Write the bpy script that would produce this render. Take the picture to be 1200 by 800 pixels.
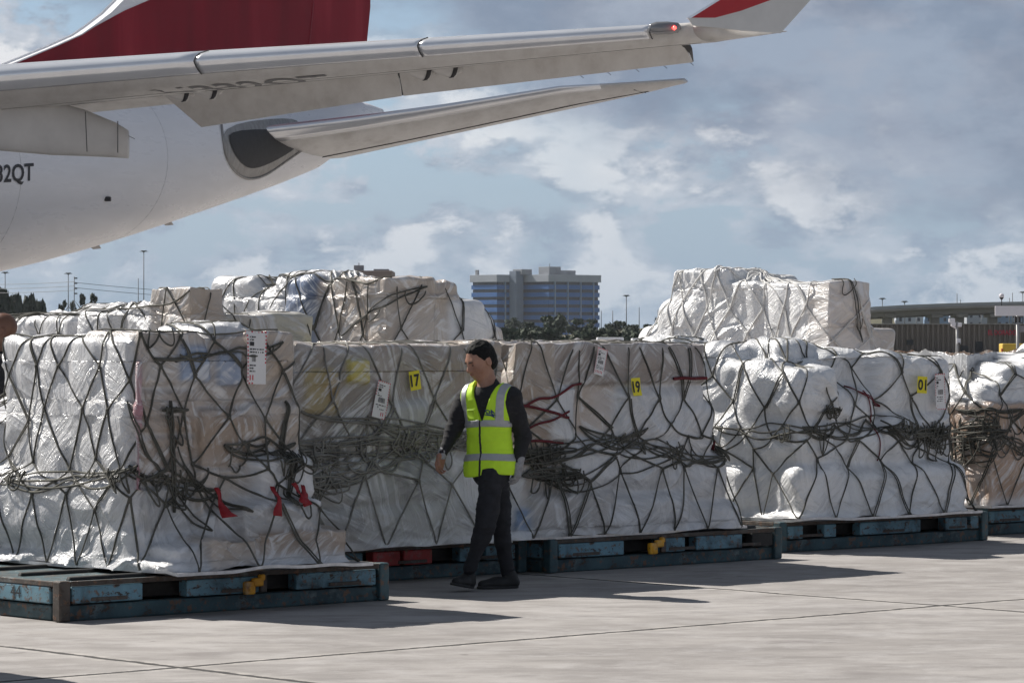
import bpy, bmesh, math, random
import numpy as np
from mathutils import Vector, Matrix

R = math.radians
random.seed(5)
rng = np.random.default_rng(11)
scene = bpy.context.scene
for o in list(bpy.data.objects):
    bpy.data.objects.remove(o)

# ------------------------------------------------------------------ camera
CAM_Z = 1.73
F = 4000.0                      # focal length in pixels of the 1200 px wide photo
cam = bpy.data.cameras.new("camera")
cam.lens = 120.0
cam.sensor_width = 36.0
cam.sensor_fit = 'HORIZONTAL'
cam.shift_y = -5.0 / 1200.0
cam.clip_start = 0.5
cam.clip_end = 12000.0
camo = bpy.data.objects.new("camera", cam)
camo.location = (0, 0, CAM_Z)
camo.rotation_euler = (R(90), 0, 0)
scene.collection.objects.link(camo)
scene.camera = camo

# ------------------------------------------------------------------ sun + sky
SUN_DIR = Vector((-1.5, 1.1, 1.75)).normalized()
sun = bpy.data.lights.new("sun", 'SUN')
sun.energy = 4.9
sun.angle = R(0.5)
sun.color = (1.0, 0.95, 0.88)
suno = bpy.data.objects.new("sun", sun)
suno.rotation_euler = SUN_DIR.to_track_quat('Z', 'Y').to_euler()
suno.location = (0, 0, 60)
scene.collection.objects.link(suno)

world = bpy.data.worlds.new("World")
scene.world = world
world.use_nodes = True
wn = world.node_tree
wn.nodes.clear()


def build_world():
    nd, ln = wn.nodes, wn.links

    def N(t, **kw):
        n = nd.new(t)
        for k, v in kw.items():
            setattr(n, k, v)
        return n
    out = N('ShaderNodeOutputWorld')
    bg = N('ShaderNodeBackground')
    bg.inputs['Strength'].default_value = 0.098
    sky = N('ShaderNodeTexSky')
    sky.sky_type = 'NISHITA'
    sky.sun_disc = False
    sky.sun_elevation = math.asin(SUN_DIR.z)
    sky.sun_rotation = math.atan2(SUN_DIR.x, SUN_DIR.y)
    sky.altitude = 10
    sky.air_density = 1.0
    sky.dust_density = 1.0
    sky.ozone_density = 2.0
    tc = N('ShaderNodeTexCoord')
    mp = N('ShaderNodeMapping')
    mp.inputs['Scale'].default_value = (1, 1, 1.9)
    mp.inputs['Location'].default_value = (0.31, 0.0, 0.047)
    ln.new(tc.outputs['Generated'], mp.inputs['Vector'])

    def noise(scale, detail, rough, dist=0.0, src=mp):
        n = N('ShaderNodeTexNoise')
        n.inputs['Scale'].default_value = scale
        n.inputs['Detail'].default_value = detail
        n.inputs['Roughness'].default_value = rough
        n.inputs['Distortion'].default_value = dist
        ln.new(src.outputs[0], n.inputs['Vector'])
        return n.outputs[0]

    def ramp(src, stops):
        r = N('ShaderNodeValToRGB')
        e = r.color_ramp.elements
        e[0].position, e[0].color = stops[0][0], stops[0][1]
        e[1].position, e[1].color = stops[1][0], stops[1][1]
        for p, c in stops[2:]:
            x = e.new(p)
            x.color = c
        r.color_ramp.interpolation = 'EASE'
        ln.new(src, r.inputs[0])
        return r.outputs[0]

    def mix(f, a, b):
        m = N('ShaderNodeMix', data_type='RGBA')
        if isinstance(f, float):
            m.inputs[0].default_value = f
        else:
            ln.new(f, m.inputs[0])
        for s, v in ((6, a), (7, b)):
            if isinstance(v, tuple):
                m.inputs[s].default_value = v
            else:
                ln.new(v, m.inputs[s])
        return m.outputs[2]
    # open sky between clouds: the physical sky, slightly veiled
    open_sky = mix(0.70, sky.outputs[0], (2.0, 3.05, 4.5, 1))
    puffs = noise(20.0, 11, 0.60, 0.15)
    broad = noise(7.0, 4, 0.5)
    shade = noise(30.0, 9, 0.62)
    cl_col = ramp(shade, [(0.38, (2.35, 2.85, 3.6, 1)), (0.60, (4.2, 4.55, 5.1, 1))])
    bright = ramp(puffs, [(0.50, (0, 0, 0, 1)), (0.58, (1, 1, 1, 1))])
    cl_col = mix(bright, cl_col, (6.0, 6.1, 6.3, 1))
    mask = ramp(puffs, [(0.43, (0, 0, 0, 1)), (0.50, (1, 1, 1, 1))])
    mask2 = ramp(broad, [(0.34, (0.45, 0.45, 0.45, 1)), (0.52, (1, 1, 1, 1))])
    mm = N('ShaderNodeMath', operation='MULTIPLY')
    ln.new(mask, mm.inputs[0])
    ln.new(mask2, mm.inputs[1])
    c = mix(mm.outputs[0], open_sky, cl_col)
    # a heavy grey deck high up on the right, thinning down to the horizon
    sep = N('ShaderNodeSeparateXYZ')
    ln.new(tc.outputs['Generated'], sep.inputs[0])
    a = N('ShaderNodeMath', operation='MULTIPLY_ADD')   # x*1.5 + z*9
    ln.new(sep.outputs[0], a.inputs[0])
    a.inputs[1].default_value = 2.4
    b = N('ShaderNodeMath', operation='MULTIPLY')
    ln.new(sep.outputs[2], b.inputs[0])
    b.inputs[1].default_value = 9.0
    ln.new(b.outputs[0], a.inputs[2])
    wob = N('ShaderNodeMath', operation='MULTIPLY_ADD')
    ln.new(noise(13.0, 6, 0.6), wob.inputs[0])
    wob.inputs[1].default_value = 0.9
    ln.new(a.outputs[0], wob.inputs[2])
    deck = ramp(wob.outputs[0], [(0.92, (0, 0, 0, 1)), (1.0, (1, 1, 1, 1))])
    rr = N('ShaderNodeMapRange')
    ln.new(wob.outputs[0], rr.inputs[0])
    rr.inputs[1].default_value = 0.96
    rr.inputs[2].default_value = 1.26
    rr.inputs[3].default_value = 0.0
    rr.inputs[4].default_value = 0.85
    rr.interpolation_type = 'SMOOTHSTEP'
    dk = ramp(noise(21.0, 7, 0.6), [(0.38, (1.6, 1.95, 2.65, 1)), (0.62, (2.4, 2.8, 3.55, 1))])
    c = mix(rr.outputs[0], c, dk)
    # pale band of moisture along the horizon
    hz = N('ShaderNodeMapRange')
    ln.new(sep.outputs[2], hz.inputs[0])
    hz.inputs[1].default_value = 0.0
    hz.inputs[2].default_value = 0.06
    hz.inputs[3].default_value = 0.65
    hz.inputs[4].default_value = 0.0
    c = mix(hz.outputs[0], c, (2.35, 3.15, 4.1, 1))
    # unseen sky overhead, dimmed to weaken the fill light on shaded faces
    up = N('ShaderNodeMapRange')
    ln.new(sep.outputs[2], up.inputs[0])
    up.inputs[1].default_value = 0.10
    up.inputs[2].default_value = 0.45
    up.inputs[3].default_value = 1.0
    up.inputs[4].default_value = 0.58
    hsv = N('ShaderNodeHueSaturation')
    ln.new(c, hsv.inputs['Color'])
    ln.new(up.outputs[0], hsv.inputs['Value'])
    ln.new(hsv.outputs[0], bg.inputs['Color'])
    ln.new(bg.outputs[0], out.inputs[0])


build_world()
scene.view_settings.view_transform = 'Standard'
scene.view_settings.look = 'None'
scene.view_settings.gamma = 1.0
scene.view_settings.use_curve_mapping = False
scene.view_settings.exposure = 0.42
scene.render.engine = 'CYCLES'

# ------------------------------------------------------------------ helpers
UX, UY = 0.740, 0.673          # direction of the row of pallets on the ground
ROW = math.atan2(UY, UX)


def pix(px, py, D):
    return ((px - 600.0) * D / F, D, CAM_Z + (395.0 - py) * D / F)


def uv2w(o, a, b):
    return (o[0] + UX * a - UY * b, o[1] + UY * a + UX * b)


def empty(name, label, cat, loc=(0, 0, 0), rotz=0.0, group=None):
    o = bpy.data.objects.new(name, None)
    o.empty_display_size = 0.2
    scene.collection.objects.link(o)
    o.location = loc
    o.rotation_euler = (0, 0, rotz)
    o['label'] = label
    o['category'] = cat
    if group:
        o['group'] = group
    return o


def tag(o, label, cat, group=None):
    o['label'] = label
    o['category'] = cat
    if group:
        o['group'] = group
    return o


def mesh_obj(name, verts, faces, mats, parent=None, smooth=False, midx=None, link=True):
    me = bpy.data.meshes.new(name)
    V = np.asarray(verts, dtype=np.float32).reshape(-1, 3)
    if isinstance(faces, np.ndarray):
        n, k = faces.shape
        me.vertices.add(len(V))
        me.vertices.foreach_set('co', V.ravel())
        me.loops.add(n * k)
        me.loops.foreach_set('vertex_index', faces.astype(np.int32).ravel())
        me.polygons.add(n)
        me.polygons.foreach_set('loop_start', np.arange(0, n * k, k, dtype=np.int32))
        me.update(calc_edges=True)
    else:
        me.from_pydata([tuple(map(float, v)) for v in V], [], faces)
    if not isinstance(mats, (list, tuple)):
        mats = [mats]
    for m in mats:
        me.materials.append(m)
    if midx is not None:
        me.polygons.foreach_set('material_index', np.asarray(midx, dtype=np.int32))
    if smooth:
        me.polygons.foreach_set('use_smooth', np.ones(len(me.polygons), dtype=bool))
    me.update()
    o = bpy.data.objects.new(name, me)
    scene.collection.objects.link(o)
    if parent is not None:
        o.parent = parent
    return o


class MB:
    """collects shapes into one mesh"""

    def __init__(s):
        s.v, s.f, s.m = [], [], []

    def add(s, v, f, m=0):
        k = len(s.v)
        s.v.extend([tuple(x) for x in v])
        s.f.extend([tuple(i + k for i in q) for q in f])
        s.m.extend([m] * len(f))

    def box(s, lo, hi, bev=0.0, m=0, rotz=0.0, piv=None):
        x0, y0, z0 = lo
        x1, y1, z1 = hi
        if bev <= 0:
            v = [(x, y, z) for z in (z0, z1) for y in (y0, y1) for x in (x0, x1)]
            f = [(0, 2, 3, 1), (4, 5, 7, 6), (0, 1, 5, 4), (2, 6, 7, 3), (0, 4, 6, 2), (1, 3, 7, 5)]
        else:
            bm = bmesh.new()
            bmesh.ops.create_cube(bm, size=1.0)
            for q in bm.verts:
                q.co = Vector((x0 + (q.co.x + .5) * (x1 - x0), y0 + (q.co.y + .5) * (y1 - y0), z0 + (q.co.z + .5) * (z1 - z0)))
            bev = min(bev, .45 * min(x1 - x0, y1 - y0, z1 - z0))
            bmesh.ops.bevel(bm, geom=bm.edges[:], offset=bev, segments=2, affect='EDGES', profile=0.5)
            bm.verts.index_update()
            v = [tuple(q.co) for q in bm.verts]
            f = [tuple(q.index for q in fc.verts) for fc in bm.faces]
            bm.free()
        if rotz:
            c, sn = math.cos(rotz), math.sin(rotz)
            px, py = piv if piv else ((x0 + x1) / 2, (y0 + y1) / 2)
            v = [(px + (a - px) * c - (b - py) * sn, py + (a - px) * sn + (b - py) * c, z) for a, b, z in v]
        s.add(v, f, m)
        return s

    def tube(s, pts, rad, n=8, m=0, cap=True):
        pts = [Vector(p) for p in pts]
        if not isinstance(rad, (list, tuple)):
            rad = [rad] * len(pts)
        vs, fs = [], []
        up = None
        for i, p in enumerate(pts):
            t = (pts[min(i + 1, len(pts) - 1)] - pts[max(i - 1, 0)]).normalized()
            ref = Vector((0, 0, 1)) if abs(t.z) < .9 else Vector((1, 0, 0))
            if up is not None:
                ref = up
            b = t.cross(ref).normalized()
            up = b.cross(t).normalized()
            for k in range(n):
                a = 2 * math.pi * k / n
                vs.append(p + (b * math.cos(a) + up * math.sin(a)) * rad[i])
        for i in range(len(pts) - 1):
            for k in range(n):
                k2 = (k + 1) % n
                fs.append((i * n + k, i * n + k2, (i + 1) * n + k2, (i + 1) * n + k))
        if cap:
            fs.append(tuple(range(n - 1, -1, -1)))
            fs.append(tuple(range((len(pts) - 1) * n, len(pts) * n)))
        s.add(vs, fs, m)
        return s

    def prism(s, poly, d0, d1, axis='y', m=0):
        """polygon in a plane, extruded along axis from d0 to d1"""
        n = len(poly)
        if axis == 'y':
            v = [(a, d0, b) for a, b in poly] + [(a, d1, b) for a, b in poly]
        elif axis == 'x':
            v = [(d0, a, b) for a, b in poly] + [(d1, a, b) for a, b in poly]
        else:
            v = [(a, b, d0) for a, b in poly] + [(a, b, d1) for a, b in poly]
        f = [tuple(range(n)), tuple(range(2 * n - 1, n - 1, -1))]
        f += [(i, i + n, (i + 1) % n + n, (i + 1) % n) for i in range(n)]
        s.add(v, f, m)
        return s

    def build(s, name, mats, parent=None, smooth=False):
        o = mesh_obj(name, s.v, s.f, mats, parent, smooth, s.m)
        bm = bmesh.new()
        bm.from_mesh(o.data)
        bmesh.ops.recalc_face_normals(bm, faces=bm.faces)
        bm.to_mesh(o.data)
        bm.free()
        return o


_tc = {}


def text_geo(txt, bold=0.0, shear=0.0):
    """2-D triangulated glyphs of the built-in font, height ~0.7 per unit"""
    key = (txt, bold, shear)
    if key in _tc:
        return _tc[key]
    c = bpy.data.curves.new("t", 'FONT')
    c.body = txt
    c.offset = bold
    c.shear = shear
    c.resolution_u = 4
    o = bpy.data.objects.new("t", c)
    scene.collection.objects.link(o)
    dg = bpy.context.evaluated_depsgraph_get()
    me = bpy.data.meshes.new_from_object(o.evaluated_get(dg))
    v = np.array([(q.co.x, q.co.y) for q in me.vertices])
    f = [tuple(p.vertices) for p in me.polygons]
    bpy.data.objects.remove(o)
    bpy.data.curves.remove(c)
    bpy.data.meshes.remove(me)
    v -= v.min(axis=0)
    _tc[key] = (v, f)
    return _tc[key]


# ---- noise
def _h(i, j, k, sd):
    n = (i.astype(np.int64) * 374761393 + j.astype(np.int64) * 668265263 + k.astype(np.int64) * 2147483647 + sd * 974711) & 0xffffffff
    n = ((n ^ (n >> 13)) * 1274126177) & 0xffffffff
    n = n ^ (n >> 16)
    return (n & 0xffffff).astype(np.float64) / float(0xffffff) * 2 - 1


def vnoise(x, y, z=0.0, sd=0):
    x, y, z = np.broadcast_arrays(np.asarray(x, float), np.asarray(y, float), np.asarray(z, float))
    i, j, k = np.floor(x), np.floor(y), np.floor(z)
    fx, fy, fz = x - i, y - j, z - k
    fx = fx * fx * fx * (fx * (fx * 6 - 15) + 10)
    fy = fy * fy * fy * (fy * (fy * 6 - 15) + 10)
    fz = fz * fz * fz * (fz * (fz * 6 - 15) + 10)
    r = 0
    for dx in (0, 1):
        for dy in (0, 1):
            for dz in (0, 1):
                w = (fx if dx else 1 - fx) * (fy if dy else 1 - fy) * (fz if dz else 1 - fz)
                r = r + w * _h(i + dx, j + dy, k + dz, sd)
    return r


def sstep(a, b, x):
    t = np.clip((x - a) / (b - a), 0, 1)
    return t * t * (3 - 2 * t)


# ---- sparse surface nets
def surface_nets(f, lo, hi, h, name, mat, parent, smooth=True):
    lo = np.array(lo, float)
    hi = np.array(hi, float)
    B = 8
    nb = np.ceil((hi - lo) / (h * B)).astype(int)
    n = nb * B + 1
    vals = np.full(n, 1.0, np.float32)
    cs = [lo[i] + (np.arange(nb[i]) + .5) * h * B for i in range(3)]
    C = np.stack(np.meshgrid(*cs, indexing='ij'), -1).reshape(-1, 3)
    d = f(C)
    lim = h * B * 0.87 * 1.35 + .012
    act = np.abs(d) < lim
    ins = d < 0
    bi = np.array(np.unravel_index(np.arange(len(C)), nb)).T
    for b in bi[ins & ~act]:
        s = b * B
        vals[s[0]:s[0] + B + 1, s[1]:s[1] + B + 1, s[2]:s[2] + B + 1] = -1
    ab = bi[act]
    loc = np.stack(np.meshgrid(np.arange(B + 1), np.arange(B + 1), np.arange(B + 1), indexing='ij'), -1).reshape(-1, 3)
    CH = 400
    for c0 in range(0, len(ab), CH):
        idx = (ab[c0:c0 + CH, None, :] * B + loc[None]).reshape(-1, 3)
        vals[idx[:, 0], idx[:, 1], idx[:, 2]] = f(lo + idx * h)
    S = vals < 0
    nx, ny, nz = n
    cnt = np.zeros((nx - 1, ny - 1, nz - 1), np.int32)
    cc = [(a, b, c) for a in (0, 1) for b in (0, 1) for c in (0, 1)]
    for a, b, c in cc:
        cnt += S[a:nx - 1 + a, b:ny - 1 + b, c:nz - 1 + c]
    cells = np.argwhere((cnt > 0) & (cnt < 8))
    ids = np.full(cnt.shape, -1, np.int64)
    ids[cells[:, 0], cells[:, 1], cells[:, 2]] = np.arange(len(cells))
    acc = np.zeros((len(cells), 3))
    num = np.zeros(len(cells))
    for p in range(8):
        for ax in range(3):
            a = cc[p]
            if a[ax] == 1:
                continue
            b = list(a)
            b[ax] = 1
            va = vals[cells[:, 0] + a[0], cells[:, 1] + a[1], cells[:, 2] + a[2]]
            vb = vals[cells[:, 0] + b[0], cells[:, 1] + b[1], cells[:, 2] + b[2]]
            m = (va < 0) != (vb < 0)
            t = np.where(m, va / (va - vb + 1e-12), 0)
            pos = cells + np.array(a, float)
            pos[:, ax] += t
            acc[m] += pos[m]
            num[m] += 1
    V = lo + acc / num[:, None] * h
    quads = []
    for ax in range(3):
        u, v = (ax + 1) % 3, (ax + 2) % 3
        sl0 = [slice(1, -1)] * 3
        sl1 = [slice(1, -1)] * 3
        sl0[ax] = slice(0, -1)
        sl1[ax] = slice(1, None)
        A, Bv = S[tuple(sl0)], S[tuple(sl1)]
        e = np.argwhere(A != Bv)
        off = np.array([1, 1, 1])
        off[ax] = 0
        g = e + off
        sgn = A[e[:, 0], e[:, 1], e[:, 2]]
        q = []
        for du, dv in ((0, 0), (-1, 0), (-1, -1), (0, -1)):
            c = g.copy()
            c[:, u] += du
            c[:, v] += dv
            q.append(ids[c[:, 0], c[:, 1], c[:, 2]])
        q = np.stack(q, 1)
        q[~sgn] = q[~sgn][:, ::-1]
        quads.append(q)
    Q = np.concatenate(quads)
    Q = Q[(Q >= 0).all(1)]
    return mesh_obj(name, V, Q, mat, parent, smooth)


# ------------------------------------------------------------------ materials
class MT:
    def __init__(s, name, col=(.5, .5, .5), rough=.6, metal=0.0, spec=.5):
        s.m = bpy.data.materials.new(name)
        s.m.use_nodes = True
        s.t = s.m.node_tree
        s.b = s.t.nodes['Principled BSDF']
        s.set('Base Color', (*col, 1))
        s.set('Roughness', rough)
        s.set('Metallic', metal)
        s.set('Specular IOR Level', spec)

    def set(s, k, v):
        if hasattr(v, 'is_output') or isinstance(v, bpy.types.NodeSocket):
            s.t.links.new(v, s.b.inputs[k])
        else:
            s.b.inputs[k].default_value = v

    def n(s, t, **kw):
        x = s.t.nodes.new(t)
        for k, v in kw.items():
            setattr(x, k, v)
        return x

    def coord(s, kind='Object', scale=(1, 1, 1), rot=(0, 0, 0), loc=(0, 0, 0)):
        tc = s.n('ShaderNodeTexCoord')
        mp = s.n('ShaderNodeMapping')
        mp.inputs['Scale'].default_value = scale
        mp.inputs['Rotation'].default_value = rot
        mp.inputs['Location'].default_value = loc
        s.t.links.new(tc.outputs[kind], mp.inputs['Vector'])
        if rot[2] and tuple(scale) != (1, 1, 1):     # turn first, stretch afterwards
            mp.inputs['Scale'].default_value = (1, 1, 1)
            m2 = s.n('ShaderNodeMapping')
            m2.inputs['Scale'].default_value = scale
            s.t.links.new(mp.outputs[0], m2.inputs['Vector'])
            return m2.outputs[0]
        return mp.outputs[0]

    def noise(s, vec, scale=5, detail=4, rough=.5, dist=0.0):
        x = s.n('ShaderNodeTexNoise')
        x.inputs['Scale'].default_value = scale
        x.inputs['Detail'].default_value = detail
        x.inputs['Roughness'].default_value = rough
        x.inputs['Distortion'].default_value = dist
        s.t.links.new(vec, x.inputs['Vector'])
        return x.outputs[0]

    def ramp(s, src, stops, interp='LINEAR'):
        r = s.n('ShaderNodeValToRGB')
        e = r.color_ramp.elements
        f4 = lambda c: (c, c, c, 1) if not isinstance(c, tuple) else (*c[:3], 1)
        e[0].position, e[0].color = stops[0][0], f4(stops[0][1])
        e[1].position, e[1].color = stops[1][0], f4(stops[1][1])
        for p, c in stops[2:]:
            x = e.new(p)
            x.color = f4(c)
        r.color_ramp.interpolation = interp
        s.t.links.new(src, r.inputs[0])
        return r.outputs[0]

    def _in(s, sock, v):
        if isinstance(v, bpy.types.NodeSocket):
            s.t.links.new(v, sock)
        elif isinstance(v, tuple):
            sock.default_value = (*v[:3], 1)
        else:
            sock.default_value = v

    def mix(s, f, a, b, blend='MIX'):
        m = s.n('ShaderNodeMix', data_type='RGBA', blend_type=blend)
        s._in(m.inputs[0], f)
        s._in(m.inputs[6], a)
        s._in(m.inputs[7], b)
        return m.outputs[2]

    def math(s, op, a, b=0.0, c=None):
        m = s.n('ShaderNodeMath', operation=op)
        s._in(m.inputs[0], a)
        s._in(m.inputs[1], b)
        if c is not None:
            s._in(m.inputs[2], c)
        return m.outputs[0]

    def bump(s, h, strength=.3, dist=.01, normal=None):
        b = s.n('ShaderNodeBump')
        b.inputs['Strength'].default_value = strength
        b.inputs['Distance'].default_value = dist
        s.t.links.new(h, b.inputs['Height'])
        if normal is not None:
            s.t.links.new(normal, b.inputs['Normal'])
        return b.outputs[0]


def simple(name, col, rough=.6, metal=0.0, var=.15, nscale=8, bump=0.0, bd=.004, spec=.5):
    m = MT(name, col, rough, metal, spec)
    v = m.coord()
    n = m.noise(v, nscale, 5, .6)
    lo = tuple(max(0, c * (1 - var)) for c in col)
    hi = tuple(min(1, c * (1 + var)) for c in col)
    m.set('Base Color', m.ramp(n, [(.3, lo), (.7, hi)]))
    if bump:
        m.set('Normal', m.bump(m.noise(v, nscale * 4, 4, .6), bump, bd))
    return m.m


def m_film():
    m = MT('wrap_film', (.8, .8, .8), .42, 0, .4)
    at = m.n('ShaderNodeAttribute', attribute_name='tint')
    uv = lambda sc, rz: m.coord('UV', sc, (0, 0, rz))
    s1 = m.noise(uv((1.7, 12, 1), R(24)), 1.3, 7, .64, .8)
    s2 = m.noise(uv((1.5, 13, 1), R(-40)), 1.3, 7, .64, .9)
    s3 = m.noise(uv((1.3, 14, 1), R(78)), 1.2, 7, .64, .7)
    sel = m.noise(uv((1, 1, 1), 0), 1.7, 2, .5)
    st = m.mix(m.ramp(sel, [(.42, 0.0), (.55, 1.0)]), s1, s2)
    sel2 = m.noise(uv((1.3, 1.3, 1), 1.0), 1.9, 2, .5)
    st = m.mix(m.ramp(sel2, [(.5, 0.0), (.62, 1.0)]), st, s3)
    crum = m.noise(uv((1, 1, 1), 0), 22, 6, .68, .8)
    # milky bands where the stretched film lies in several layers
    milk = m.ramp(st, [(.50, 0.0), (.60, .70)])
    col = m.mix(milk, at.outputs['Color'], (.80, .80, .81))
    col = m.mix(m.ramp(m.noise(uv((1, 1, 1), 0), 6, 5, .6), [(.52, 0.0), (.78, .22)]), col, (.46, .45, .43))
    m.set('Base Color', col)
    m.set('Roughness', m.ramp(crum, [(.3, .34), (.7, .58)]))
    nb = m.bump(st, 1.0, .030)
    nb = m.bump(crum, .16, .006, nb)
    mid = m.noise(uv((2.2, 7, 1), R(-20)), 3, 5, .6, .6)
    nb = m.bump(mid, .22, .03, nb)
    m.set('Normal', nb)
    m.set('Coat Weight', 1.0)
    m.set('Coat Roughness', .17)
    nb2 = m.bump(st, .8, .035, m.bump(mid, .35, .03, m.bump(crum, .18, .006)))
    m.t.links.new(nb2, m.b.inputs['Coat Normal'])
    return m.m


def m_cord(name, c1, c2):
    m = MT(name, c1, .8)
    v = m.coord()
    m.set('Base Color', m.ramp(m.noise(v, 5, 4, .6), [(.35, c1), (.7, c2)]))
    m.set('Normal', m.bump(m.noise(v, 260, 2, .5), .5, .002))
    return m.m


def m_worn_blue(name, base, dark, chips=.5):
    m = MT(name, base, .6)
    v = m.coord()
    g = m.noise(v, 3.2, 8, .68, .4)
    col = m.ramp(g, [(.32, dark), (.52, base), (.75, tuple(min(1, c * 1.35) for c in base))])
    fade = m.ramp(m.noise(v, 6, 6, .7), [(.56, 0.0), (.70, .6)])
    col = m.mix(fade, col, (.20, .24, .25))
    chip = m.ramp(m.noise(m.coord(scale=(1, 1, 1.8)), 13, 8, .72, .3), [(chips, 0.0), (chips + .05, 1.0)])
    col = m.mix(chip, col, (.055, .038, .028))
    rust = m.ramp(m.noise(v, 21, 6, .6), [(.56, 0.0), (.64, .85)])
    col = m.mix(rust, col, (.17, .085, .045))
    m.set('Base Color', col)
    m.set('Roughness', m.ramp(g, [(.3, .75), (.7, .45)]))
    m.set('Normal', m.bump(chip, .5, .003))
    return m.m


def m_concrete():
    m = MT('apron_concrete', (.3, .28, .27), .85)
    w = m.coord(rot=(0, 0, -ROW))
    sep = m.n('ShaderNodeSeparateXYZ')
    m.t.links.new(w, sep.inputs[0])
    wv = m.noise(w, 1.1, 5, .65)
    wf = m.noise(w, 9, 4, .7)

    def joint(axis, off):
        x = m.math('SUBTRACT', sep.outputs[axis], off)
        x = m.math('ADD', x, m.math('MULTIPLY', m.math('SUBTRACT', wv, .5), .10))
        x = m.math('ADD', x, m.math('MULTIPLY', m.math('SUBTRACT', wf, .5), .035))
        x = m.math('ADD', x, 610.0 + 3.05)
        x = m.math('MODULO', x, 6.10)
        return m.math('ABSOLUTE', m.math('SUBTRACT', x, 3.05))
    jd = m.math('MINIMUM', joint(0, 10.76), joint(1, 14.42))
    jn = m.math('SUBTRACT', jd, m.math('MULTIPLY', m.math('SUBTRACT', m.noise(w, 5, 5, .7), .5), .035))
    groove = m.ramp(jn, [(.022, 1.0), (.032, 0.0)])
    lip = m.ramp(jd, [(.03, 1.0), (.11, 0.0)])
    big = m.noise(w, .35, 6, .6, .5)
    col = m.ramp(big, [(.3, (.29, .27, .255)), (.5, (.365, .342, .325)), (.72, (.45, .427, .41))])
    stv = m.coord(scale=(1.0, 2.6, 1), rot=(0, 0, -ROW + R(38)))
    streak = m.noise(stv, 1.4, 8, .68)
    col = m.mix(m.ramp(streak, [(.38, .75), (.60, 0.0)]), col, (.215, .198, .187))
    col = m.mix(m.ramp(m.noise(w, 2.3, 9, .72), [(.48, 0.0), (.68, .65)]), col, (.45, .43, .42))
    col = m.mix(m.ramp(m.noise(w, .9, 9, .75), [(.52, 0.0), (.60, .45)]), col, (.25, .232, .222))
    stain = m.ramp(m.noise(w, 1.3, 4, .55), [(.64, 0.0), (.74, .55)])
    col = m.mix(stain, col, (.19, .17, .165))
    spots = m.ramp(m.noise(w, 26, 3, .6), [(.70, 0.0), (.76, .5)])
    col = m.mix(spots, col, (.14, .12, .11))
    crk = m.n('ShaderNodeTexVoronoi', feature='DISTANCE_TO_EDGE')
    crk.inputs['Scale'].default_value = .23
    wob = m.mix(.28, w, m.noise(w, 2.2, 6, .7), 'LINEAR_LIGHT')
    m.t.links.new(wob, crk.inputs['Vector'])
    crack = m.math('MULTIPLY', m.ramp(crk.outputs[0], [(.0015, 1.0), (.005, 0.0)]), 0.0)
    col = m.mix(crack, col, (.10, .09, .085))
    oil = m.ramp(m.noise(w, 2.7, 3, .45), [(.70, 0.0), (.76, .75)])
    col = m.mix(oil, col, (.10, .09, .085))
    grain = m.noise(w, 120, 3, .7)
    col = m.mix(.25, col, m.ramp(grain, [(.3, .12), (.7, .55)]), 'OVERLAY')
    # tyre rubber, long and faint
    tv = m.coord(scale=(.10, 1.0, 1), rot=(0, 0, -ROW + R(6)))
    tyre = m.ramp(m.noise(tv, 3.0, 4, .6), [(.60, 0.0), (.70, .38)])
    col = m.mix(tyre, col, (.15, .14, .135))
    col = m.mix(m.math('MULTIPLY', lip, m.ramp(wf, [(.42, 0.0), (.6, .75)])), col, (.50, .47, .43))
    col = m.mix(groove, col, (.035, .032, .03))
    # beyond the apron the field fades into grass and roads
    m.set('Base Color', col)
    m.set('Roughness', m.ramp(streak, [(.3, .75), (.7, .92)]))
    h = m.math('ADD', m.math('MULTIPLY', groove, -1.0), m.math('MULTIPLY', m.noise(w, 30, 6, .7), .22))
    m.set('Normal', m.bump(h, .8, .012))
    return m.m


FILM = m_film()
CORD_W = m_cord('strap_white', (.55, .54, .52), (.72, .71, .69))
CORD = m_cord('net_cord', (.045, .045, .037), (.125, .12, .10))
CORD_L = m_cord('net_cord_pale', (.13, .125, .11), (.30, .29, .26))
CORD_R = m_cord('strap_red', (.10, .008, .014), (.17, .016, .022))
BLUE = m_worn_blue('worn_blue_paint', (.13, .26, .33), (.04, .065, .08), .55)
DKBLUE = m_worn_blue('worn_dark_blue_paint', (.04, .085, .10), (.022, .035, .04), .56)
RUST = m_worn_blue('rusty_brown_steel', (.075, .062, .052), (.03, .022, .018), .52)
RED_W = m_worn_blue('worn_red_paint', (.40, .03, .03), (.20, .02, .02), .62)
STEEL = simple('scuffed_aluminium', (.55, .55, .56), .38, .75, .2, 14, .2)
RUBBER = simple('black_rubber', (.018, .018, .018), .75, 0, .3, 20, .2)
DARKIN = simple('near_black_core', (.035, .032, .03), .9, 0, .4, 12, .2)
YEL_P = m_worn_blue('worn_yellow_paint', (.75, .36, .02), (.45, .18, .02), .66)
PAPER = simple('label_paper', (.78, .77, .76), .55, 0, .05, 6)
PINK = simple('label_red_print', (.62, .08, .10), .55, 0, .08, 6)
INK = simple('black_ink', (.02, .02, .022), .5, 0, .1, 6)
YTAG = simple('yellow_card', (.85, .72, .02), .45, 0, .05, 6)
CARTON = simple('carton_board', (.47, .36, .26), .8, 0, .12, 5, .15)
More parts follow.
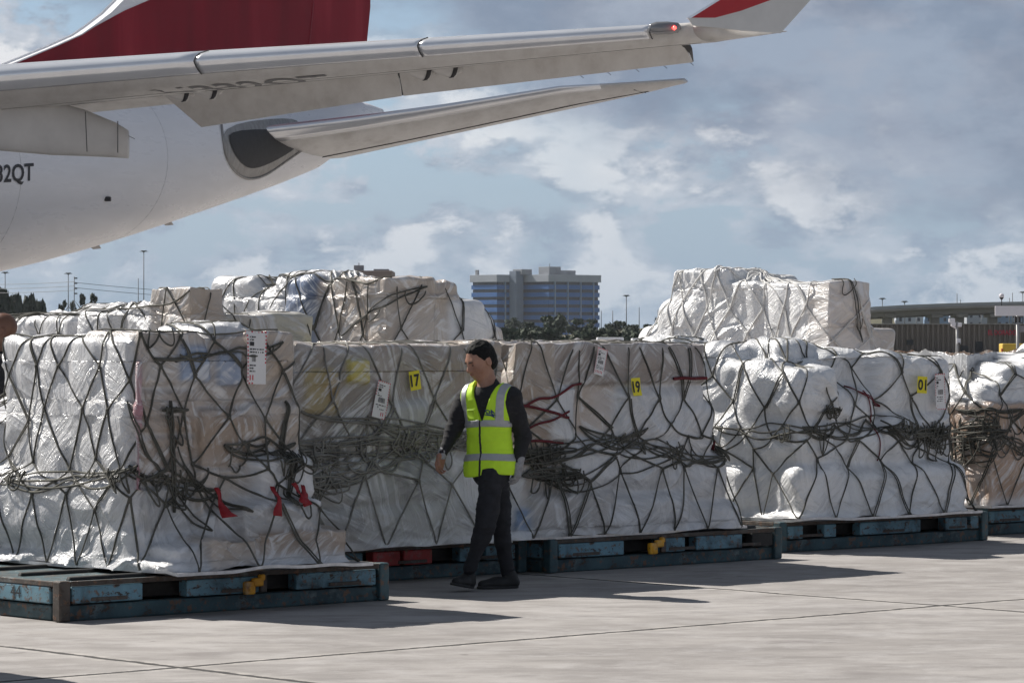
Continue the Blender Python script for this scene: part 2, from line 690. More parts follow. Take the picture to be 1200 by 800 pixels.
# ------------------------------------------------------------------ ground
TERR = MT('far_grass', (.06, .08, .04), .95)
TERR.set('Base Color', TERR.ramp(TERR.noise(TERR.coord(), .03, 6, .6), [(.35, (.05, .07, .035)), (.65, (.12, .12, .075))]))
CONC = m_concrete()
o = mesh_obj('ground', [(-6000, -300, -.02), (6000, -300, -.02), (6000, 9000, -.02), (-6000, 9000, -.02)], [(0, 1, 2, 3)], TERR.m)
o['kind'] = 'structure'
o = mesh_obj('apron_pavement', [(-600, -500, 0), (700, -500, 0), (700, 330, 0), (-600, 330, 0)], [(0, 1, 2, 3)], CONC)
o['kind'] = 'structure'


# ------------------------------------------------------------------ slave pallets
def slave_pallet(origin, La, Lb, label, pattern=0, latch=None, mark=None, rollers=True, hcut=0.0):
    root = empty('slave_pallet', label, 'slave pallet', (origin[0], origin[1], 0), ROW, 'steel slave pallets under the netted loads')
    h = .245
    # lower runners
    for lo, hi in (((.06, .03, 0), (La - .05, .13, .098)), ((.06, Lb - .13, 0), (La - .05, Lb - .03, .098)),
                   ((.03, .14, .002), (.13, Lb - .14, .096)), ((La - .13, .14, .002), (La - .03, Lb - .14, .096)),
                   ((La * .5 - .05, .14, .002), (La * .5 + .05, Lb - .14, .094))):
        MB().box(lo, hi, .012).build('runner', DKBLUE, root)
    # core coloured near black to stand for the dark of the fork pockets
    MB().box((.12, .16, .11), (La - .12, Lb - .16, .20), .01).build('recess_core', DARKIN, root)
    MB().box((.05, .05, .215), (La - .05, Lb - .05, .240), .006).build('deck', DKBLUE, root)
    pats = [[(.09, .62, 0), (.96, 1.56, 0), (1.84, La - .09, 0)],
            [(.09, .75, 0), (1.12, 1.40, 0), (1.52, 2.02, 0), (2.14, La - .09, 1)],
            [(.09, .27, 0), (.52, .66, 0), (.95, 1.70, 0), (2.02, 2.3, 0), (2.36, La - .09, 0)],
            [(.30, .9, 0), (1.0, 1.25, 2), (1.29, 1.56, 2), (1.82, 2.02, 0), (2.08, La - .09, 0)]][pattern]
    for a0, a1, k in pats:
        if a1 > a0:
            MB().box((a0, .0, .108), (a1, .09, .212), .008).build('side_block', [BLUE, RUBBER, RED_W][k], root).rotation_euler = (0, 0, random.uniform(-.006, .006))
    for a0, a1 in ((.10, .70), (1.0, 1.6), (1.85, La - .1)):
        MB().box((a0, Lb - .09, .108), (a1, Lb, .212), .008).build('side_block', BLUE, root)
    for b0, b1 in ((.11, .8), (1.1, 1.7), (1.95, Lb - .11)):
        if b1 > b0 + .1:
            MB().box((0, b0, .108), (.10, b1, .212), .008).build('end_block', BLUE, root)
            MB().box((La - .10, b0, .108), (La, b1, .212), .008).build('end_block', BLUE, root)
    for a in (-.008, La - .072):
        for b in (-.008, Lb - .072):
            MB().box((a, b, -.0 + .004), (a + .08, b + .08, .250), .01).build('corner_post', RUST if (mark and a < 0 and b < 0) else DKBLUE, root)
    # guide rail along the top edges
    MB().box((.075, -.002, .214), (La - .075, .022, .246), .004).build('guide_rail', RUST, root)
    MB().box((.075, Lb - .022, .214), (La - .075, Lb + .002, .246), .004).build('guide_rail', RUST, root)
    for a in (-.002, La - .02):
        MB().box((a, .075, .214), (a + .022, Lb - .075, .246), .004).build('guide_rail', RUST, root)
    if rollers:
        for k in range(6):
            b = .14 + k * (Lb - .28) / 5
            MB().tube([(.16, b, .240), (La * .5 - .12, b, .240)], .026, 12).build('roller', RUBBER, root, True)
            MB().tube([(La * .5 + .12, b, .240), (La - .16, b, .240)], .026, 12).build('roller', RUBBER, root, True)
    if latch is not None:
        m = MB()
        m.box((latch - .03, -.045, .10), (latch + .05, -.002, .185), .012)
        m.box((latch + .03, -.052, .15), (latch + .11, -.012, .205), .012)
        m.box((latch + .085, -.048, .185), (latch + .125, -.01, .225), .010)
        m.tube([(latch + .01, -.05, .14), (latch + .01, .0, .14)], .022, 10)
        m.build('yellow_latch', YEL_P, root)
        MB().box((latch + .10, -.03, .11), (latch + .15, -.003, .235), .006).build('latch_lever', RUST, root)
    for k in range(3):
        a = (.28, 1.28, La - .45)[k]
        MB().box((a - .05, -.006, .118), (a + .22, .002, .142), .003).build('bolt_plate', RUST, root)
    if mark:
        v, f = text_geo(mark, .0)
        s = .115
        w = v[:, 0].max() * s
        b0 = mark_b = 0.42
        V = [(-.003, b0 - x * s + w, .125 + y * s) for x, y in v]
        mesh_obj('painted_number', V, [tuple(q) for q in f], INK, root)
    return root


# ------------------------------------------------------------------ wrapped, netted loads
W_FILM = np.array((.64, .64, .65))
BEIGE = (.36, .27, .20)
TAN = (.45, .36, .28)
WHITE = (.76, .76, .77)
GREY = (.42, .42, .42)
BLUEC = (.14, .26, .48)
PINKC = (.55, .30, .34)
DIM = (.25, .22, .19)


class Load:
    def __init__(s, origin, label, plate, items, H, res=(620, 250), zbase=.262, k=.02, wr=1.0,
                 group='cargo pallets wrapped in film and nets', veil=.5, skirt=True, fw=1.0):
        s.fw = fw
        s.root = empty('cargo_pallet', label, 'cargo pallet', (origin[0], origin[1], zbase), ROW, group)
        s.o, s.z0, s.k = origin, zbase, k
        s.plate = plate
        rj = random.Random(int(abs(origin[0]) * 1000))
        s.items = []
        for it in items:
            a0, a1, b0, b1, z0, z1, r, col, veil, rz = it
            small = (a1 - a0) < 1.0
            j = (rj.uniform(-.022, .022), rj.uniform(-.018, .03)) if small else (0, 0)
            s.items.append((a0 + j[0], a1 + j[0], b0 + j[1], b1 + j[1], z0, z1, r, col, veil, rz + (rj.uniform(-.05, .05) if small and not rz else 0)))
        A0 = min(i[0] for i in items)
        A1 = max(i[1] for i in items)
        B0 = min(i[2] for i in items)
        B1 = max(i[3] for i in items)
        if skirt:
            s.items.append((A0 + .02, A1 - .02, B0 + .02, B1 - .02, -.02, .06, .03, WHITE, .8, 0))
        s.rect = (A0, A1, B0, B1)
        s.H = H
        s.NS, s.NT = res
        s.film = veil
        s.build_grid()
        s.cords = []
        s.wr = wr

    def sdf(s, P, each=False):
        P = np.asarray(P, np.float32)
        x, y, z = P[..., 0], P[..., 1], P[..., 2]
        acc = np.zeros(P.shape[:-1], np.float32)
        Ds = []
        for a0, a1, b0, b1, z0, z1, r, col, veil, rz in s.items:
            cx, cy, cz = (a0 + a1) / 2, (b0 + b1) / 2, (z0 + z1) / 2
            qx, qy, qz = x - cx, y - cy, np.abs(z - cz) - ((z1 - z0) / 2 - r)
            if rz:
                cs, sn = math.cos(rz), math.sin(rz)
                qx, qy = qx * cs + qy * sn, qy * cs - qx * sn
            qx = np.abs(qx) - ((a1 - a0) / 2 - r)
            qy = np.abs(qy) - ((b1 - b0) / 2 - r)
            ins = np.minimum(np.maximum(np.maximum(qx, qy), qz), 0)
            np.maximum(qx, 0, out=qx)
            np.maximum(qy, 0, out=qy)
            np.maximum(qz, 0, out=qz)
            d = np.sqrt(qx * qx + qy * qy + qz * qz) + ins - r
            acc += np.exp(-np.clip(d, -1.0, 70 * s.k) / s.k)
            if each:
                Ds.append(d)
        out = -s.k * np.log(acc + 1e-33)
        return (out, np.stack(Ds)) if each else out

    def grad(s, P, e=.012):
        T = np.array(((1, 1, 1), (1, -1, -1), (-1, 1, -1), (-1, -1, 1)), np.float32)
        g = 0
        for t in T:
            g = g + t * s.sdf(P + t * e * .6)[..., None]
        return g / (np.linalg.norm(g, axis=-1, keepdims=True) + 1e-9)

    def build_grid(s):
        A0, A1, B0, B1 = s.rect
        la, lb = A1 - A0, B1 - B0
        s.per = 2 * (la + lb)
        S = np.linspace(0, s.per, s.NS)
        # start at the back-left corner: left side, front, right side, back
        xs, ys = np.empty(s.NS), np.empty(s.NS)
        for i, q in enumerate(S):
            if q <= lb:
                xs[i], ys[i] = -1, 1 - 2 * q / lb
            elif q <= lb + la:
                xs[i], ys[i] = -1 + 2 * (q - lb) / la, -1
            elif q <= 2 * lb + la:
                xs[i], ys[i] = 1, -1 + 2 * (q - lb - la) / lb
            else:
                xs[i], ys[i] = 1 - 2 * (q - 2 * lb - la) / la, 1
        s.S = S
        T = np.linspace(0, 1, s.NT)
        H = s.H
        Ls, Lc, Lt = H - .25, .25 + .45, min(la, lb) * .5
        L = Ls + Lc + Lt
        s.fs, s.fc = Ls / L, (Ls + Lc) / L
        ro, zo, ri, zi = [np.empty(s.NT) for _ in range(4)]
        e = .35
        hm = min(la, lb) / 2
        for j, t in enumerate(T):
            if t <= s.fs:
                z = t / s.fs * Ls
                ro[j], zo[j], ri[j], zi[j] = 1, z, .5, z
            elif t <= s.fc:
                q = (t - s.fs) / (s.fc - s.fs)
                a = q * math.pi / 2
                ro[j] = 1 - .35 * (1 - math.cos(a))
                zo[j] = Ls + (.25 + e) * math.sin(a)
                ri[j], zi[j] = .5 - .0 * q, Ls - .02 - .35 * q
            else:
                q = (t - s.fc) / (1 - s.fc)
                ro[j] = .65 * (1 - q)
                zo[j] = H + e
                ri[j] = .5 * (1 - q) 
                zi[j] = Ls - .37 - .3 * q
        cx, cy = (A0 + A1) / 2, (B0 + B1) / 2
        ext = e * np.clip(ro, 0, 1)
        PO = np.stack(np.broadcast_arrays(cx + xs[None] * (la / 2 * ro[:, None] + ext[:, None] * ro[:, None]),
                                          cy + ys[None] * (lb / 2 * ro[:, None] + ext[:, None] * ro[:, None]), zo[:, None] + 0 * xs[None]), -1)
        PI_ = np.stack(np.broadcast_arrays(cx + xs[None] * (la / 2) * ri[:, None], cy + ys[None] * (lb / 2) * ri[:, None], zi[:, None] + 0 * xs[None]), -1)
        D = PI_ - PO
        Ln = np.linalg.norm(D, axis=-1, keepdims=True)
        D = D / (Ln + 1e-9)
        t = np.zeros(PO.shape[:2], np.float32).ravel()
        PO = PO.astype(np.float32)
        D = D.astype(np.float32)
        O_, D_, L_ = PO.reshape(-1, 3), D.reshape(-1, 3), Ln.astype(np.float32).ravel()
        act = np.arange(len(t))
        for _ in range(50):
            d = s.sdf(O_[act] + D_[act] * t[act, None])
            t[act] = np.minimum(t[act] + d * .95, L_[act])
            act = act[(np.abs(d) > .0015) & (t[act] < L_[act])]
            if not len(act):
                break
        t = t.reshape(PO.shape[:2])
        s.P = PO + D * t[..., None]

    def world(s, P):
        x = s.o[0] + UX * P[..., 0] - UY * P[..., 1]
        y = s.o[1] + UY * P[..., 0] + UX * P[..., 1]
        return np.stack((x, y, P[..., 2] + s.z0), -1)

    def st(s, px, py):
        """where on the load a feature of the picture lies: grid fraction (s,t)"""
        if not hasattr(s, 'prj'):
            W = s.world(s.P[::2, ::2])
            N = s.grad(s.P[::2, ::2])
            NW = np.stack((UX * N[..., 0] - UY * N[..., 1], UY * N[..., 0] + UX * N[..., 1], N[..., 2]), -1)
            v = W - np.array((0, 0, CAM_Z))
            fac = -(NW * v).sum(-1) / np.linalg.norm(v, axis=-1)
            s.prj = (600 + F * W[..., 0] / W[..., 1], 395 - F * (W[..., 2] - CAM_Z) / W[..., 1], fac)
        X, Y, fac = s.prj
        c = (X - px) ** 2 + (Y - py) ** 2 + np.where(fac > .02, 0, 1e7)
        j, i = np.unravel_index(np.argmin(c), c.shape)
        return i * 2 / (s.NS - 1), j * 2 / (s.NT - 1)

    def tz(s, z):
        return z / (s.H - .25) * s.fs

    def at(s, S, T):
        S = np.mod(S, 1.0) * (s.NS - 1)
        T = np.clip(T, 0, .9999) * (s.NT - 1)
        i, j = np.floor(S).astype(int), np.floor(T).astype(int)
        fi, fj = (S - i)[..., None], (T - j)[..., None]
        i1, j1 = np.minimum(i + 1, s.NS - 1), np.minimum(j + 1, s.NT - 1)
        return (s.P[j, i] * (1 - fi) * (1 - fj) + s.P[j, i1] * fi * (1 - fj) + s.P[j1, i] * (1 - fi) * fj + s.P[j1, i1] * fi * fj)

    # ---- cords: each an (M,2) path in (s,t) with M samples
    def cord(s, S, T, rad=.0065, off=0.0, taut=1, kind=0, mark=1.0):
        s.cords.append((np.asarray(S, float), np.asarray(T, float), rad, off, taut, kind, mark))

    def net(s, cell=.36, lowrows=(0.0, .24, .46), band=(.52, .60, .67), toprows=(.84, 1.04, 1.24, 1.44), jit=.22,
            rad=.0058, double=.12, kind=0, seed=1, top=3):
        rg = random.Random(seed)
        nc = int(round(s.per / cell))
        rows = [s.tz(z) for z in lowrows + band + toprows if s.tz(z) < s.fs * .96]
        rows += [s.fs + (s.fc - s.fs) * .62]
        rows += [s.fc + (1 - s.fc) * q for q in [.35, .8, .99][:top]]
        nb0, nb1 = len(lowrows), len(lowrows) + len(band)
        nodes = {}
        ds = 1.0 / nc
        M = 15
        for j, t in enumerate(rows):
            for i in range(nc):
                jt = 0 if j == 0 else jit
                jb = jt * (1.5 if nb0 <= j < nb1 else 1)
                nodes[i, j] = ((i + .5 * (j % 2) + rg.uniform(-jb, jb)) * ds, max(0.0, t + rg.uniform(-jt, jt) * .09 * (0 if j == 0 else 1)))
        q = np.linspace(0, 1, M)
        for j in range(len(rows) - 1):
            for i in range(nc):
                for di in (0, 1 if j % 2 else -1):
                    a = nodes[i, j]
                    b = nodes[(i + di) % nc, j + 1]
                    sb = b[0]
                    if sb - a[0] > .5:
                        sb -= 1
                    if sb - a[0] < -.5:
                        sb += 1
                    slack = 0 + (rg.uniform(-.016, .016) if nb0 <= j < nb1 else 0)
                    bow = np.sin(q * math.pi) * slack
                    S = a[0] + (sb - a[0]) * q + bow * .35
                    T = a[1] + (b[1] - a[1]) * q - abs(slack) * np.sin(q * math.pi)
                    r = rad * rg.uniform(.85, 1.15) * (1 + .65 * (np.minimum(q, 1 - q) < .04))
                    s.cord(S, T, r, 0, 1, kind)
                    if rg.random() < double:
                        s.cord(S + .0022 + bow * .2, T + .004 * np.sin(q * 5), rad * .9, .003, 1, kind)

    def bundle(s, p1, p2, n=4, wob=.02, droop=.02, kind=0, rad=.0055, seed=0, loops=None):
        """slack strands gathered between two places, with loops hanging out of them"""
        rg = random.Random(seed * 77 + n)
        a = s.st(*p1)
        b = s.st(*p2)
        M = 34
        q = np.linspace(0, 1, M)
        for k in range(n):
            w = wob * rg.uniform(.5, 1.5)
            env = np.sin(q * math.pi) ** .5
            f = rg.uniform(1.5, 3.5)
            wy = vnoise(q * f + rg.uniform(0, 9), 4.5, 0, k + seed + 50) * w * 1.5
            wy = wy * env
            S = a[0] + (b[0] - a[0]) * q + rg.uniform(-.3, .3) * wob * env
            sag = droop * rg.uniform(.1, 1.8) * np.abs(np.sin(q * math.pi * rg.choice((1, 2, 2, 3)))) ** .8
            T = a[1] + (b[1] - a[1]) * q + wy - sag + rg.uniform(-.6, .6) * wob * env
            s.cord(S, np.maximum(T, .002), rad * rg.uniform(.85, 1.15), rg.uniform(.002, .016), 0, kind, .5)
        for k in range(n // 2 + 1 if loops is None else loops):
            u = rg.uniform(.08, .92)
            r = rg.uniform(.003, .014)
            d = rg.uniform(.02, .085)
            cs = a[0] + (b[0] - a[0]) * u
            ct = a[1] + (b[1] - a[1]) * u + rg.uniform(-.3, .6) * wob
            sk = rg.uniform(-.012, .012)
            S = cs + r * np.cos(math.pi * (1 - q)) * (1 - .25 * np.sin(q * math.pi)) + sk * np.sin(q * math.pi)
            T = ct - d * np.sin(q * math.pi) ** .75
            s.cord(S, np.maximum(T, .003), rad * rg.uniform(.85, 1.1), rg.uniform(.008, .03), 0, kind, .3)

    def tangle(s, c, n=18, size=.05, kind=0, rad=.0055, seed=0, tall=1.4):
        """bunched slack cord hanging from one place"""
        rg = random.Random(seed * 31 + 5)
        a = s.st(*c)
        M = 34
        q = np.linspace(0, 1, M)
        for k in range(n):
            cx, cy = a[0] + rg.gauss(0, size * .38), a[1] + size * .7 + rg.gauss(0, size * .25)
            r1 = size * rg.uniform(.06, .5)
            d = size * rg.uniform(.5, 2.0) * tall
            sk = rg.gauss(0, size * .35)
            if rg.random() < .35:       # a strand running across the bunch
                S = cx + size * rg.uniform(.4, 1.1) * np.cos(q * 6.283)
                T = cy - d * .5 + size * rg.uniform(.2, .5) * np.sin(q * 6.283 + .4) + size * .2 * vnoise(q * 2.5, k, 0, seed)
            else:
                S = cx + r1 * np.cos(math.pi * (1 - q)) + sk * np.sin(q * math.pi) + size * .12 * vnoise(q * 3, k, 0, seed)
                T = cy - d * np.sin(q * math.pi) ** .7 + size * .15 * vnoise(q * 3, k, 3, seed)
            s.cord(S, np.maximum(T, .004), rad * rg.uniform(.85, 1.15), rg.uniform(.004, .045), 0, kind, .25)

    def poly(s, pts, rad=.0068, kind=0, off=.002):
        """one taut cord through places of the picture"""
        st = [s.st(*p) for p in pts]
        for a, b in zip(st[:-1], st[1:]):
            q = np.linspace(0, 1, 15)
            s.cord(a[0] + (b[0] - a[0]) * q, a[1] + (b[1] - a[1]) * q, rad, off, 1, kind)

    def finish(s, dent=.02, dw=.055, wa=1.0, cordmats=None, tension=.8):
        NS, NT = s.NS, s.NT
        # 1. cord marks on the film
        mask = np.zeros((NT, NS))
        for S, T, r, off, taut, kind, mk in s.cords:
            n = 60
            q = np.linspace(0, len(S) - 1, n)
            Si = np.interp(q, np.arange(len(S)), S) % 1.0
            Ti = np.clip(np.interp(q, np.arange(len(T)), T), 0, 1)
            np.maximum.at(mask, ((Ti * (NT - 1)).astype(int), (Si * (NS - 1)).astype(int)), mk)
        ds = s.per / NS
        dt = np.linalg.norm(np.diff(s.P, axis=0), axis=-1).mean()

        def blur(a, sg, ax):
            r = max(1, int(3 * sg))
            kx = np.exp(-.5 * (np.arange(-r, r + 1) / sg) ** 2)
            kx /= kx.sum()
            pad = [(0, 0), (0, 0)]
            pad[ax] = (r, r)
            A = np.pad(a, pad, mode='wrap' if ax else 'edge')
            out = 0
            n = a.shape[ax]
            for i, w in enumerate(kx):
                out = out + w * (A[:, i:i + n] if ax else A[i:i + n])
            return out
        b1 = blur(blur(mask, dw / ds, 1), dw / dt, 0)
        ind = 1 - np.exp(-b1 * 3.2 * (dw / .012) * .35)
        P = s.P
        N = s.grad(P)
        sm, D = s.sdf(P, True)
        # 2. wrinkles of the stretched film
        U = (s.S[None, :] + 0 * P[..., 0])
        V = np.concatenate(([0], np.cumsum(np.linalg.norm(np.diff(P, axis=0), axis=-1).mean(1))))[:, None] + 0 * U
        seed = int(abs(s.o[0] * 100)) % 997
        disp = 0
        for k, (ang, f, am) in enumerate(((R(22), 5, .021), (R(-40), 6, .022), (R(72), 5, .018), (R(-10), 14, .006), (R(40), 15, .006), (R(-62), 13, .006))):
            ca, sa = math.cos(ang), math.sin(ang)
            x, y = U * ca + V * sa, -U * sa + V * ca
            y = y + .10 * vnoise(x * 1.6, y * 1.6, k, seed)
            n = vnoise(x * f * .12, y * f, k, seed + 7)
            rdg = (1 - np.abs(n)) ** 4
            mk = sstep(-.1, .5, vnoise(U * 1.5, V * 1.5, k * 3.7, seed + 3))
            disp = disp + am * mk * (rdg - .35)
        disp = disp + .016 * vnoise(U * 2.5, V * 2.5, 0, seed + 9) + .009 * vnoise(U * 6, V * 6, 0, seed + 19)
        edge = np.minimum(1, np.minimum(np.arange(NS), NS - 1 - np.arange(NS)) / 10.0)[None]
        hgt = disp * wa * edge - ind * dent
        s.P2 = P + N * hgt[..., None]
        # bottom rows fan out on the plate
        zz = np.clip(1 - P[..., 2] / .05, 0, 1)[..., None]
        s.P2 = s.P2 + zz * .03 * N * (0.6 + .8 * vnoise(U * 7, V * 0, 0, 5))[..., None] * np.array((1, 1, 0))
        # 3. what lies under the film
        w = np.exp(-(D - D.min(0)) / .012)
        w /= w.sum(0)
        cols = np.array([it[7] for it in s.items])
        veil = np.array([it[8] for it in s.items])
        C = np.einsum('ijk,il->jkl', w, cols)
        Vv = np.einsum('ijk,i->jk', w, np.where(veil < .66, veil * .60, veil)) - .02
        nv = vnoise(U * 1.9, V * 3.2, 2, seed + 23) * .22 + vnoise(U * 7, V * 4, 2, seed + 29) * .12
        Vv = np.clip(Vv + nv, 0, 1)[..., None]
        C = C * (1 - Vv) + np.minimum(W_FILM * s.fw, .8) * Vv
        idx = np.arange(NS * NT).reshape(NT, NS)
        F4 = np.stack((idx[:-1, :-1], idx[:-1, 1:], idx[1:, 1:], idx[1:, :-1]), -1).reshape(-1, 4)
        ob = mesh_obj('film_wrap', s.P2.reshape(-1, 3), F4, FILM, s.root, True)
        me = ob.data
        at = me.attributes.new('tint', 'FLOAT_COLOR', 'POINT')
        at.data.foreach_set('color', np.concatenate((C, np.ones_like(C[..., :1])), -1).astype(np.float32).ravel())
        uvl = me.uv_layers.new(name='UVMap')
        uv = np.stack((U, V), -1).reshape(-1, 2)[F4.ravel()] + seed * .37
        uvl.data.foreach_set('uv', uv.astype(np.float32).ravel())
        # 4. cords
        byk = {}
        for c in s.cords:
            byk.setdefault((c[5], len(c[0])), []).append(c)
        meshes = {}
        for (kind, M), L in byk.items():
            S = np.stack([c[0] for c in L])
            T = np.stack([c[1] for c in L])
            rad = np.stack([c[2] if isinstance(c[2], np.ndarray) else np.full(M, c[2]) for c in L])
            off = np.array([c[3] for c in L])[:, None, None]
            taut = np.array([c[4] for c in L])[:, None, None]
            X = s.at(S, T)
            if taut.any():
                for _ in range(36):
                    L2 = X.copy()
                    L2[:, 1:-1] = (X[:, :-2] + X[:, 2:]) / 2
                    X = np.where(taut > 0, X * (1 - tension) + L2 * tension, X)
                    if _ % 3 == 2:
                        d = s.sdf(X)
                        pen = np.maximum(0, .004 - d)
                        X = X + s.grad(X) * (pen * taut[..., 0])[..., None]
            # lie on the wrinkled, dented film rather than inside it
            Si = (np.mod(S, 1.0) * (NS - 1)).astype(int)
            Ti = (np.clip(T, 0, 1) * (NT - 1)).astype(int)
            hh = hgt[Ti, Si]
            for e1, e2 in ((0, 2), (2, 0), (0, -2), (-2, 0)):
                hh = np.maximum(hh, hgt[np.clip(Ti + e1, 0, NT - 1), np.clip(Si + e2, 0, NS - 1)] - .002)
            hs = hh.copy()
            hs[:, 1:-1] = np.maximum(hh[:, 1:-1], (hh[:, :-2] + hh[:, 2:]) / 2)
            g = s.grad(X)
            d0 = s.sdf(X)
            want = hs + rad * .75 + off[..., 0]
            X = X + g * np.where(taut[..., 0] > 0, np.where(d0 > want, -np.minimum(d0 - want, .45 * dent), want - d0), want - d0)[..., None]
            X[:, 1:-1] = X[:, 1:-1] * .6 + (X[:, :-2] + X[:, 2:]) * .2
            # the bottom ends meet the lashing points on the rim of the sheet
            a0, a1, b0, b1 = s.plate
            low = np.clip(1 - X[..., 2] / .16, 0, 1)[..., None] * (taut > 0)
            ctr = np.array(((a0 + a1) / 2, (b0 + b1) / 2))
            lim = np.array(((a1 - a0) / 2 - .02, (b1 - b0) / 2 - .02))
            dxy = X[..., :2] - ctr
            sc = np.minimum(1.0, 1e9)
            ratio = np.maximum(np.abs(dxy[..., 0]) / lim[0], np.abs(dxy[..., 1]) / lim[1])[..., None]
            tgt = ctr + dxy / np.maximum(ratio, .3)
            push = np.where(ratio < 1, tgt, X[..., :2])
            X[..., :2] = X[..., :2] * (1 - low) + push * low
            X[..., 2] = np.maximum(X[..., 2], rad * .8)
            tan = np.gradient(X, axis=1)
            tan /= np.linalg.norm(tan, axis=-1, keepdims=True) + 1e-9
            bn = np.cross(tan, g)
            bn /= np.linalg.norm(bn, axis=-1, keepdims=True) + 1e-9
            nn = np.cross(bn, tan)
            K = 6
            an = np.arange(K) * 2 * math.pi / K
            ring = X[:, :, None, :] + rad[:, :, None, None] * (bn[:, :, None, :] * np.cos(an)[None, None, :, None] * 1.25 + nn[:, :, None, :] * np.sin(an)[None, None, :, None] * .8)
            n = len(L)
            id_ = np.arange(n * M * K).reshape(n, M, K)
            a = id_[:, :-1, :]
            b = id_[:, 1:, :]
            q = np.stack((a, np.roll(a, -1, 2), np.roll(b, -1, 2), b), -1).reshape(-1, 4)
            meshes.setdefault(kind, []).append((ring.reshape(-1, 3), q))
        for kind, lst in meshes.items():
            off = 0
            vs, fs = [], []
            for v, q in lst:
                vs.append(v)
                fs.append(q + off)
                off += len(v)
            nm = ('cargo_net', 'grey_cargo_net', 'red_strap', 'white_strap_net')[kind]
            if kind == 2:
                for v, q in lst:
                    nv_ = v.shape[0] // len(byk[(2, 34)])
                    nf_ = q.shape[0] // len(byk[(2, 34)])
                    for c_ in range(len(byk[(2, 34)])):
                        mesh_obj(nm, v[c_ * nv_:(c_ + 1) * nv_], q[:nf_], CORD_R, s.root, True)
                continue
            mesh_obj(nm, np.concatenate(vs), np.concatenate(fs), (CORD, CORD_L, CORD_R, CORD_W)[kind], s.root, True)
        # 5. the aluminium sheet with its raised rim and lashing rings
        a0, a1, b0, b1 = s.plate
        n = 26
        m = MB()
        ring = [(a0 + (a1 - a0) * i / n, b0) for i in range(n)] + [(a1, b0 + (b1 - b0) * i / n) for i in range(n)] + \
               [(a1 - (a1 - a0) * i / n, b1) for i in range(n)] + [(a0, b1 - (b1 - b0) * i / n) for i in range(n)]
        cx, cy = (a0 + a1) / 2, (b0 + b1) / 2
        vs = []
        for i, (x, y) in enumerate(ring):
            w = .012 * math.sin(i * .21 + seed) + .006 * math.sin(i * .67)
            w = max(-.004, w)
            fx, fy = cx + (x - cx) * .96, cy + (y - cy) * .96
            vs += [(fx, fy, -.012), (x, y, -.012 + w), (x, y, .008 + w), (fx, fy, .002)]
        fs = []
        L_ = len(ring)
        for i in range(L_):
            j = (i + 1) % L_
            for k in range(3):
                fs.append((i * 4 + k, j * 4 + k, j * 4 + k + 1, i * 4 + k + 1))
        fs.append(tuple(i * 4 + 3 for i in range(L_)))
        fs.append(tuple(i * 4 for i in range(L_ - 1, -1, -1)))
        m.add(vs, fs)
        m.build('aluminium_sheet', STEEL, s.root)
        return s

    # ---- things fixed to the film
    def patch(s, px, py, w, h, rot=0.0, lift=.012):
        """returns f(u,v,l): local metres in the patch plane -> point lying on the film"""
        S, T = s.st(px, py)
        j, i = int(round(T * (s.NT - 1))), int(round(S * (s.NS - 1)))
        c = s.P2[j, i % s.NS]
        n = s.grad(c[None])[0] * .35 + np.array((0, -1.0, 0.05))
        n = n / np.linalg.norm(n)
        up = np.array((0, 0, 1.0)) - n * n[2]
        up /= np.linalg.norm(up)
        rt = np.cross(up, n)
        ca, sa = math.cos(rot), math.sin(rot)
        r2, u2 = rt * ca + up * sa, -rt * sa + up * ca

        def f(u, v, l=0.0):
            u, v = np.asarray(u, float), np.asarray(v, float)
            X = c + r2 * u[..., None] + u2 * v[..., None] + n * .12
            for _ in range(30):
                d = s.sdf(X)
                X = X - n * (d - lift)[..., None] * .9
                if np.abs(d - lift).max() < .002:
                    break
            o = ((X - c) * n).sum(-1)
            flat = o.mean()
            o = flat + (o - flat) * .5
            X = c + r2 * u[..., None] + u2 * v[..., None] + n * (o + l)[..., None]
            return X
        return f

    def label(s, px, py, w=.16, h=.36, rot=0.0, lift=.02):
        f = s.patch(px, py, w, h, rot, lift)
        verts, faces, mi = [], [], []

        def rect(x0, x1, y0, y1, m, l, nx=1, ny=1):
            g = np.meshgrid(np.linspace(x0, x1, nx + 1), np.linspace(y0, y1, ny + 1))
            P = f(g[0].ravel(), g[1].ravel(), l)
            k = len(verts)
            verts.extend(P.tolist())
            for a in range(ny):
                for b in range(nx):
                    q = k + a * (nx + 1) + b
                    faces.append((q, q + 1, q + nx + 2, q + nx + 1))
                    mi.append(m)
        W, H2 = w / 2, h / 2
        rect(-W, W, -H2, H2, 0, 0, 5, 9)
        # chequered red border
        n = 14
        e = w * .06
        l = .0015
        for k in range(n * 2):
            y = -H2 + h * k / (n * 2)
            if k % 2:
                rect(-W, -W + e, y, y + h / (n * 2), 1, l)
                rect(W - e, W, y, y + h / (n * 2), 1, l)
        m2 = int(n * w / h) * 2
        for k in range(m2):
            x = -W + w * k / m2
            if k % 2:
                rect(x, x + w / m2, H2 - e, H2, 1, l)
                rect(x, x + w / m2, -H2, -H2 + e, 1, l)
        rg = random.Random(int(px))
        y = H2 - h * .10
        x0, x1 = -W * .74, W * .74
